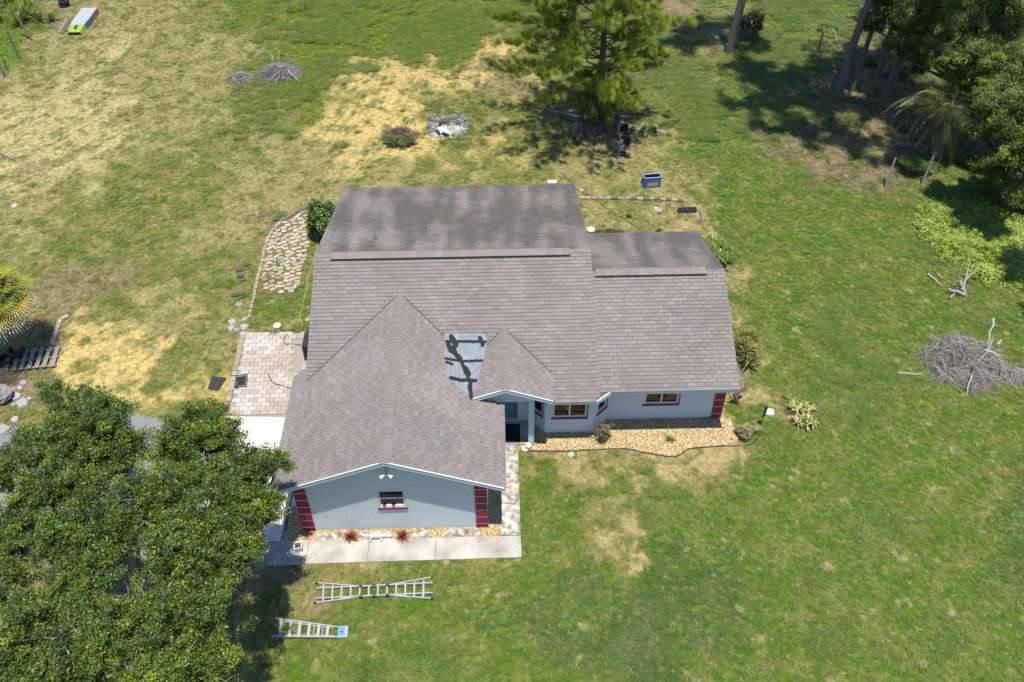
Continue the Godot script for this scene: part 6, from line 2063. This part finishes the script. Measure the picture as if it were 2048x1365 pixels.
func build_ladders() -> void:
	# folding ladder opened flat
	var t := thing("folding_ladder", "long aluminium folding ladder lying flat with flared ends", "ladder", px(748, 1184))
	var o := t.position
	var pt := func(u: float, v: float, h: float) -> Vector3: return px(u, v, h) - o
	var rails := [[[634, 1167, 0.05], [720, 1174, 0.05]], [[631, 1207, 0.05], [720, 1195, 0.05]], [[863, 1156, 0.05], [775, 1172, 0.05]], [[863, 1198, 0.05], [775, 1192, 0.05]], [[633, 1178, 0.10], [865, 1167, 0.10]], [[633, 1198, 0.10], [865, 1187, 0.10]]]
	for r in rails:
		var b := B.new()
		rail(b, pt.call(r[0][0], r[0][1], r[0][2]), pt.call(r[1][0], r[1][1], r[1][2]), 0.035, 0.075)
		part("rail", b, M.metal, t)
	for k in 12:
		var u := 647.0 + k * 18.2
		var f := (u - 633.0) / 232.0
		var vt := lerpf(1178, 1167, f); var vb := lerpf(1198, 1187, f)
		if u < 712: 
			vt = lerpf(1167, 1173, (u - 634) / 86.0) + 2.0; vb = lerpf(1207, 1195, (u - 631) / 89.0) - 2.0
		elif u > 780:
			vt = lerpf(1172, 1156, (u - 775) / 88.0) + 2.0; vb = lerpf(1192, 1198, (u - 775) / 88.0) - 2.0
		var b := B.new()
		var p: Vector3 = pt.call(u, vt, 0.075); var q: Vector3 = pt.call(u - 1.0, vb, 0.075)
		rail(b, p, q, 0.05, 0.035)
		part("rung", b, M.metal, t)
	for q in [[721, 1174], [721, 1195], [775, 1172], [775, 1192], [748, 1172], [748, 1194]]:
		var b := B.new()
		b.box(Transform3D(Basis(), pt.call(q[0], q[1], 0.09)), V(0.09, 0.10, 0.06))
		part("hinge", b, M.dark, t)
	for q in [[633, 1167], [630, 1207], [864, 1156], [864, 1198]]:
		var b := B.new()
		b.box(Transform3D(Basis(), pt.call(q[0], q[1], 0.05)), V(0.07, 0.09, 0.05))
		part("foot", b, M.dark, t)
	# stepladder lying closed
	t = thing("step_ladder", "aluminium stepladder with a blue topped cap lying on the lawn", "ladder", px(620, 1262))
	var o2 := t.position
	var pt2 := func(u: float, v: float, h: float) -> Vector3: return px(u, v, h) - o2
	for r in [[[552, 1238], [682, 1256], 0.12, 0.03], [[542, 1274], [682, 1275.5], 0.12, 0.03], [[556, 1243], [668, 1258], 0.04, 0.025], [[548, 1271], [668, 1273], 0.04, 0.025]]:
		var b := B.new()
		rail(b, pt2.call(r[0][0], r[0][1], r[2]), pt2.call(r[1][0], r[1][1], r[2]), r[3], 0.065)
		part("rail", b, M.metal, t)
	for u in [561.0, 580.0, 599.0, 618.0, 637.0, 655.0]:
		var f: float = (u - 547.0) / 135.0
		var b := B.new()
		rail(b, pt2.call(u + 1.5, lerpf(1239, 1256, f), 0.13), pt2.call(u - 2.0, lerpf(1274, 1275.5, f), 0.13), 0.085, 0.03)
		part("step", b, M.metal, t)
	for u in [628.0, 645.0]:
		var b := B.new()
		rail(b, pt2.call(u, 1253.5, 0.05), pt2.call(u - 1, 1273, 0.05), 0.025, 0.025)
		part("rear_bar", b, M.metal, t)
	for u in [556.0, 575.0, 594.0]:
		var b := B.new()
		rail(b, pt2.call(u - 1, 1273, 0.09), pt2.call(u + 6, 1262, 0.09), 0.022, 0.012)
		rail(b, pt2.call(u + 3, 1241, 0.09), pt2.call(u + 10, 1250, 0.09), 0.022, 0.012)
		part("brace", b, M.metal, t)
	var b := B.new()
	var c0: Vector3 = pt2.call(686, 1266, 0.10)
	b.cbox(Transform3D(Basis(Vector3.UP, 0.04), c0), V(0.30, 0.16, 0.36), 0.02)
	part("top_cap", b, M.metal, t)
	b = B.new()
	b.col = Color(0.12, 0.32, 0.62)
	b.box(Transform3D(Basis(Vector3.UP, 0.04), c0 + V(-0.04, 0.083, 0.0)), V(0.2, 0.008, 0.27))
	part("blue_tray", b, M.plastic, t)
	b = B.new()
	b.lathe(Transform3D(Basis(), c0 + V(-0.02, 0.086, 0.02)), [Vector2(0.03, 0.0), Vector2(0.03, 0.006), Vector2(0, 0.006)], 12)
	part("hole", b, M.dark, t)

func build_yard_right() -> void:
	var g := RandomNumberGenerator.new()
	g.seed = 1200
	var grey := [Color(0.56, 0.53, 0.52), Color(0.46, 0.43, 0.42), Color(0.33, 0.29, 0.27), Color(0.64, 0.61, 0.59)]
	var pale := Color(0.60, 0.56, 0.51)
	brush_pile("brush_pile", "broad pale grey brush pile with thick bare branches in the open grass", px(1928, 728), 1.5, 1.3, 0.8, 800, 1.45, grey, [[1987, 637, 1975, 690, 1.3, pale, 0.7, 0.045], [1970, 700, 2000, 712, 0.8, pale, 0.5, 0.055], [1985, 680, 1935, 770, 0.9, Color(0.40, 0.34, 0.29), 0.08, 0.06], [1975, 720, 1995, 745, 0.7, Color(0.36, 0.30, 0.26), 0.1, 0.05], [1908, 700, 1922, 745, 0.7, Color(0.30, 0.25, 0.21), 0.2, 0.04], [1945, 750, 1932, 793, 0.4, pale, 0.03, 0.035], [1995, 690, 2003, 680, 0.6, pale, 0.7, 0.05], [1935, 690, 1900, 680, 0.7, grey[0], 0.5, 0.025], [1860, 668, 1895, 690, 0.3, grey[0], 0.4, 0.02], [2000, 740, 2015, 752, 0.3, Color(0.3, 0.25, 0.22), 0.05, 0.04]], 1201, 1.6)
	brush_pile("twig_heap", "low heap of fine grey twigs beside the broad brush pile", px(2040, 755), 0.7, 0.5, 0.3, 260, 0.9, grey, [], 1202, 1.2)
	brush_pile("bark_litter", "low reddish heap of bark chips at the foot of the brush pile", px(1955, 782), 0.45, 0.3, 0.1, 120, 0.22, [Color(0.33, 0.25, 0.21), Color(0.42, 0.36, 0.32)], [], 1203)
	# uprooted stump with bleached limbs
	var t := brush_pile("root_stump", "bleached uprooted stump with forked limbs beside the vine carpet", px(1918, 585), 0.5, 0.35, 0.3, 60, 0.5, [Color(0.45, 0.41, 0.36), Color(0.30, 0.26, 0.22)], [[1925, 580, 1938, 532, 0.2, Color(0.55, 0.52, 0.47), 1.0, 0.055], [1932, 560, 1958, 534, 0.4, Color(0.55, 0.52, 0.47), 0.9, 0.04], [1915, 565, 1922, 538, 0.4, Color(0.50, 0.46, 0.41), 1.0, 0.03], [1930, 590, 1897, 578, 0.1, Color(0.45, 0.40, 0.34), 0.25, 0.08], [1920, 560, 1933, 592, 0.45, Color(0.42, 0.37, 0.31), 0.05, 0.09], [1857, 548, 1885, 573, 0.05, Color(0.50, 0.44, 0.34), 0.06, 0.055], [1876, 548, 1888, 558, 0.05, Color(0.50, 0.44, 0.34), 0.06, 0.05], [1900, 596, 1910, 588, 0.05, Color(0.45, 0.4, 0.33), 0.15, 0.06]], 1204)
	var b := B.new()
	b.col = Color(0.40, 0.37, 0.34)
	var a := px(1795, 746, 0.05); var e := px(1844, 749, 0.05)
	limb(b, Vector3.ZERO, e - a, 0.06, 0.04, g, 0.02, 8)
	tag(node("log", b.mesh(M.bark), null, Transform3D(Basis(), a)), "short grey log lying in the grass near the broad brush pile", "log")
	for q in [[1790, 312, 1770, 378, "leaning grey fence post, bare, standing in the shaded grass"], [1868, 312, 1842, 372, "leaning grey fence post beside the dark palm clump"]]:
		b = B.new()
		b.col = Color(0.30, 0.28, 0.27)
		var foot := px(q[2], q[3]); var top := px(q[0], q[1], 1.35) - foot
		b.tube([V(0, -0.05, 0), V(clampf(top.x, -0.6, 0.6), 1.35, clampf(top.z, -0.5, 0.5))], [0.055, 0.045], 7)
		tag(node("fence_post", b.mesh(M.bark), null, Transform3D(Basis(), foot)), q[4], "fence post", "old fence posts")
	brush_pile("dry_branch_tangle", "tangle of pale dry branches at the foot of the dark palm clump", px(1960, 312), 0.9, 0.6, 0.5, 160, 1.2, [Color(0.40, 0.36, 0.31), Color(0.28, 0.25, 0.22)], [], 1206, 1.2)
	brush_pile("fallen_frond_heap", "grey heap of fallen palm fronds beside the dark palm clump", px(1822, 300), 0.7, 0.5, 0.3, 140, 1.1, [Color(0.38, 0.35, 0.32), Color(0.26, 0.23, 0.21)], [], 1207, 0.8)
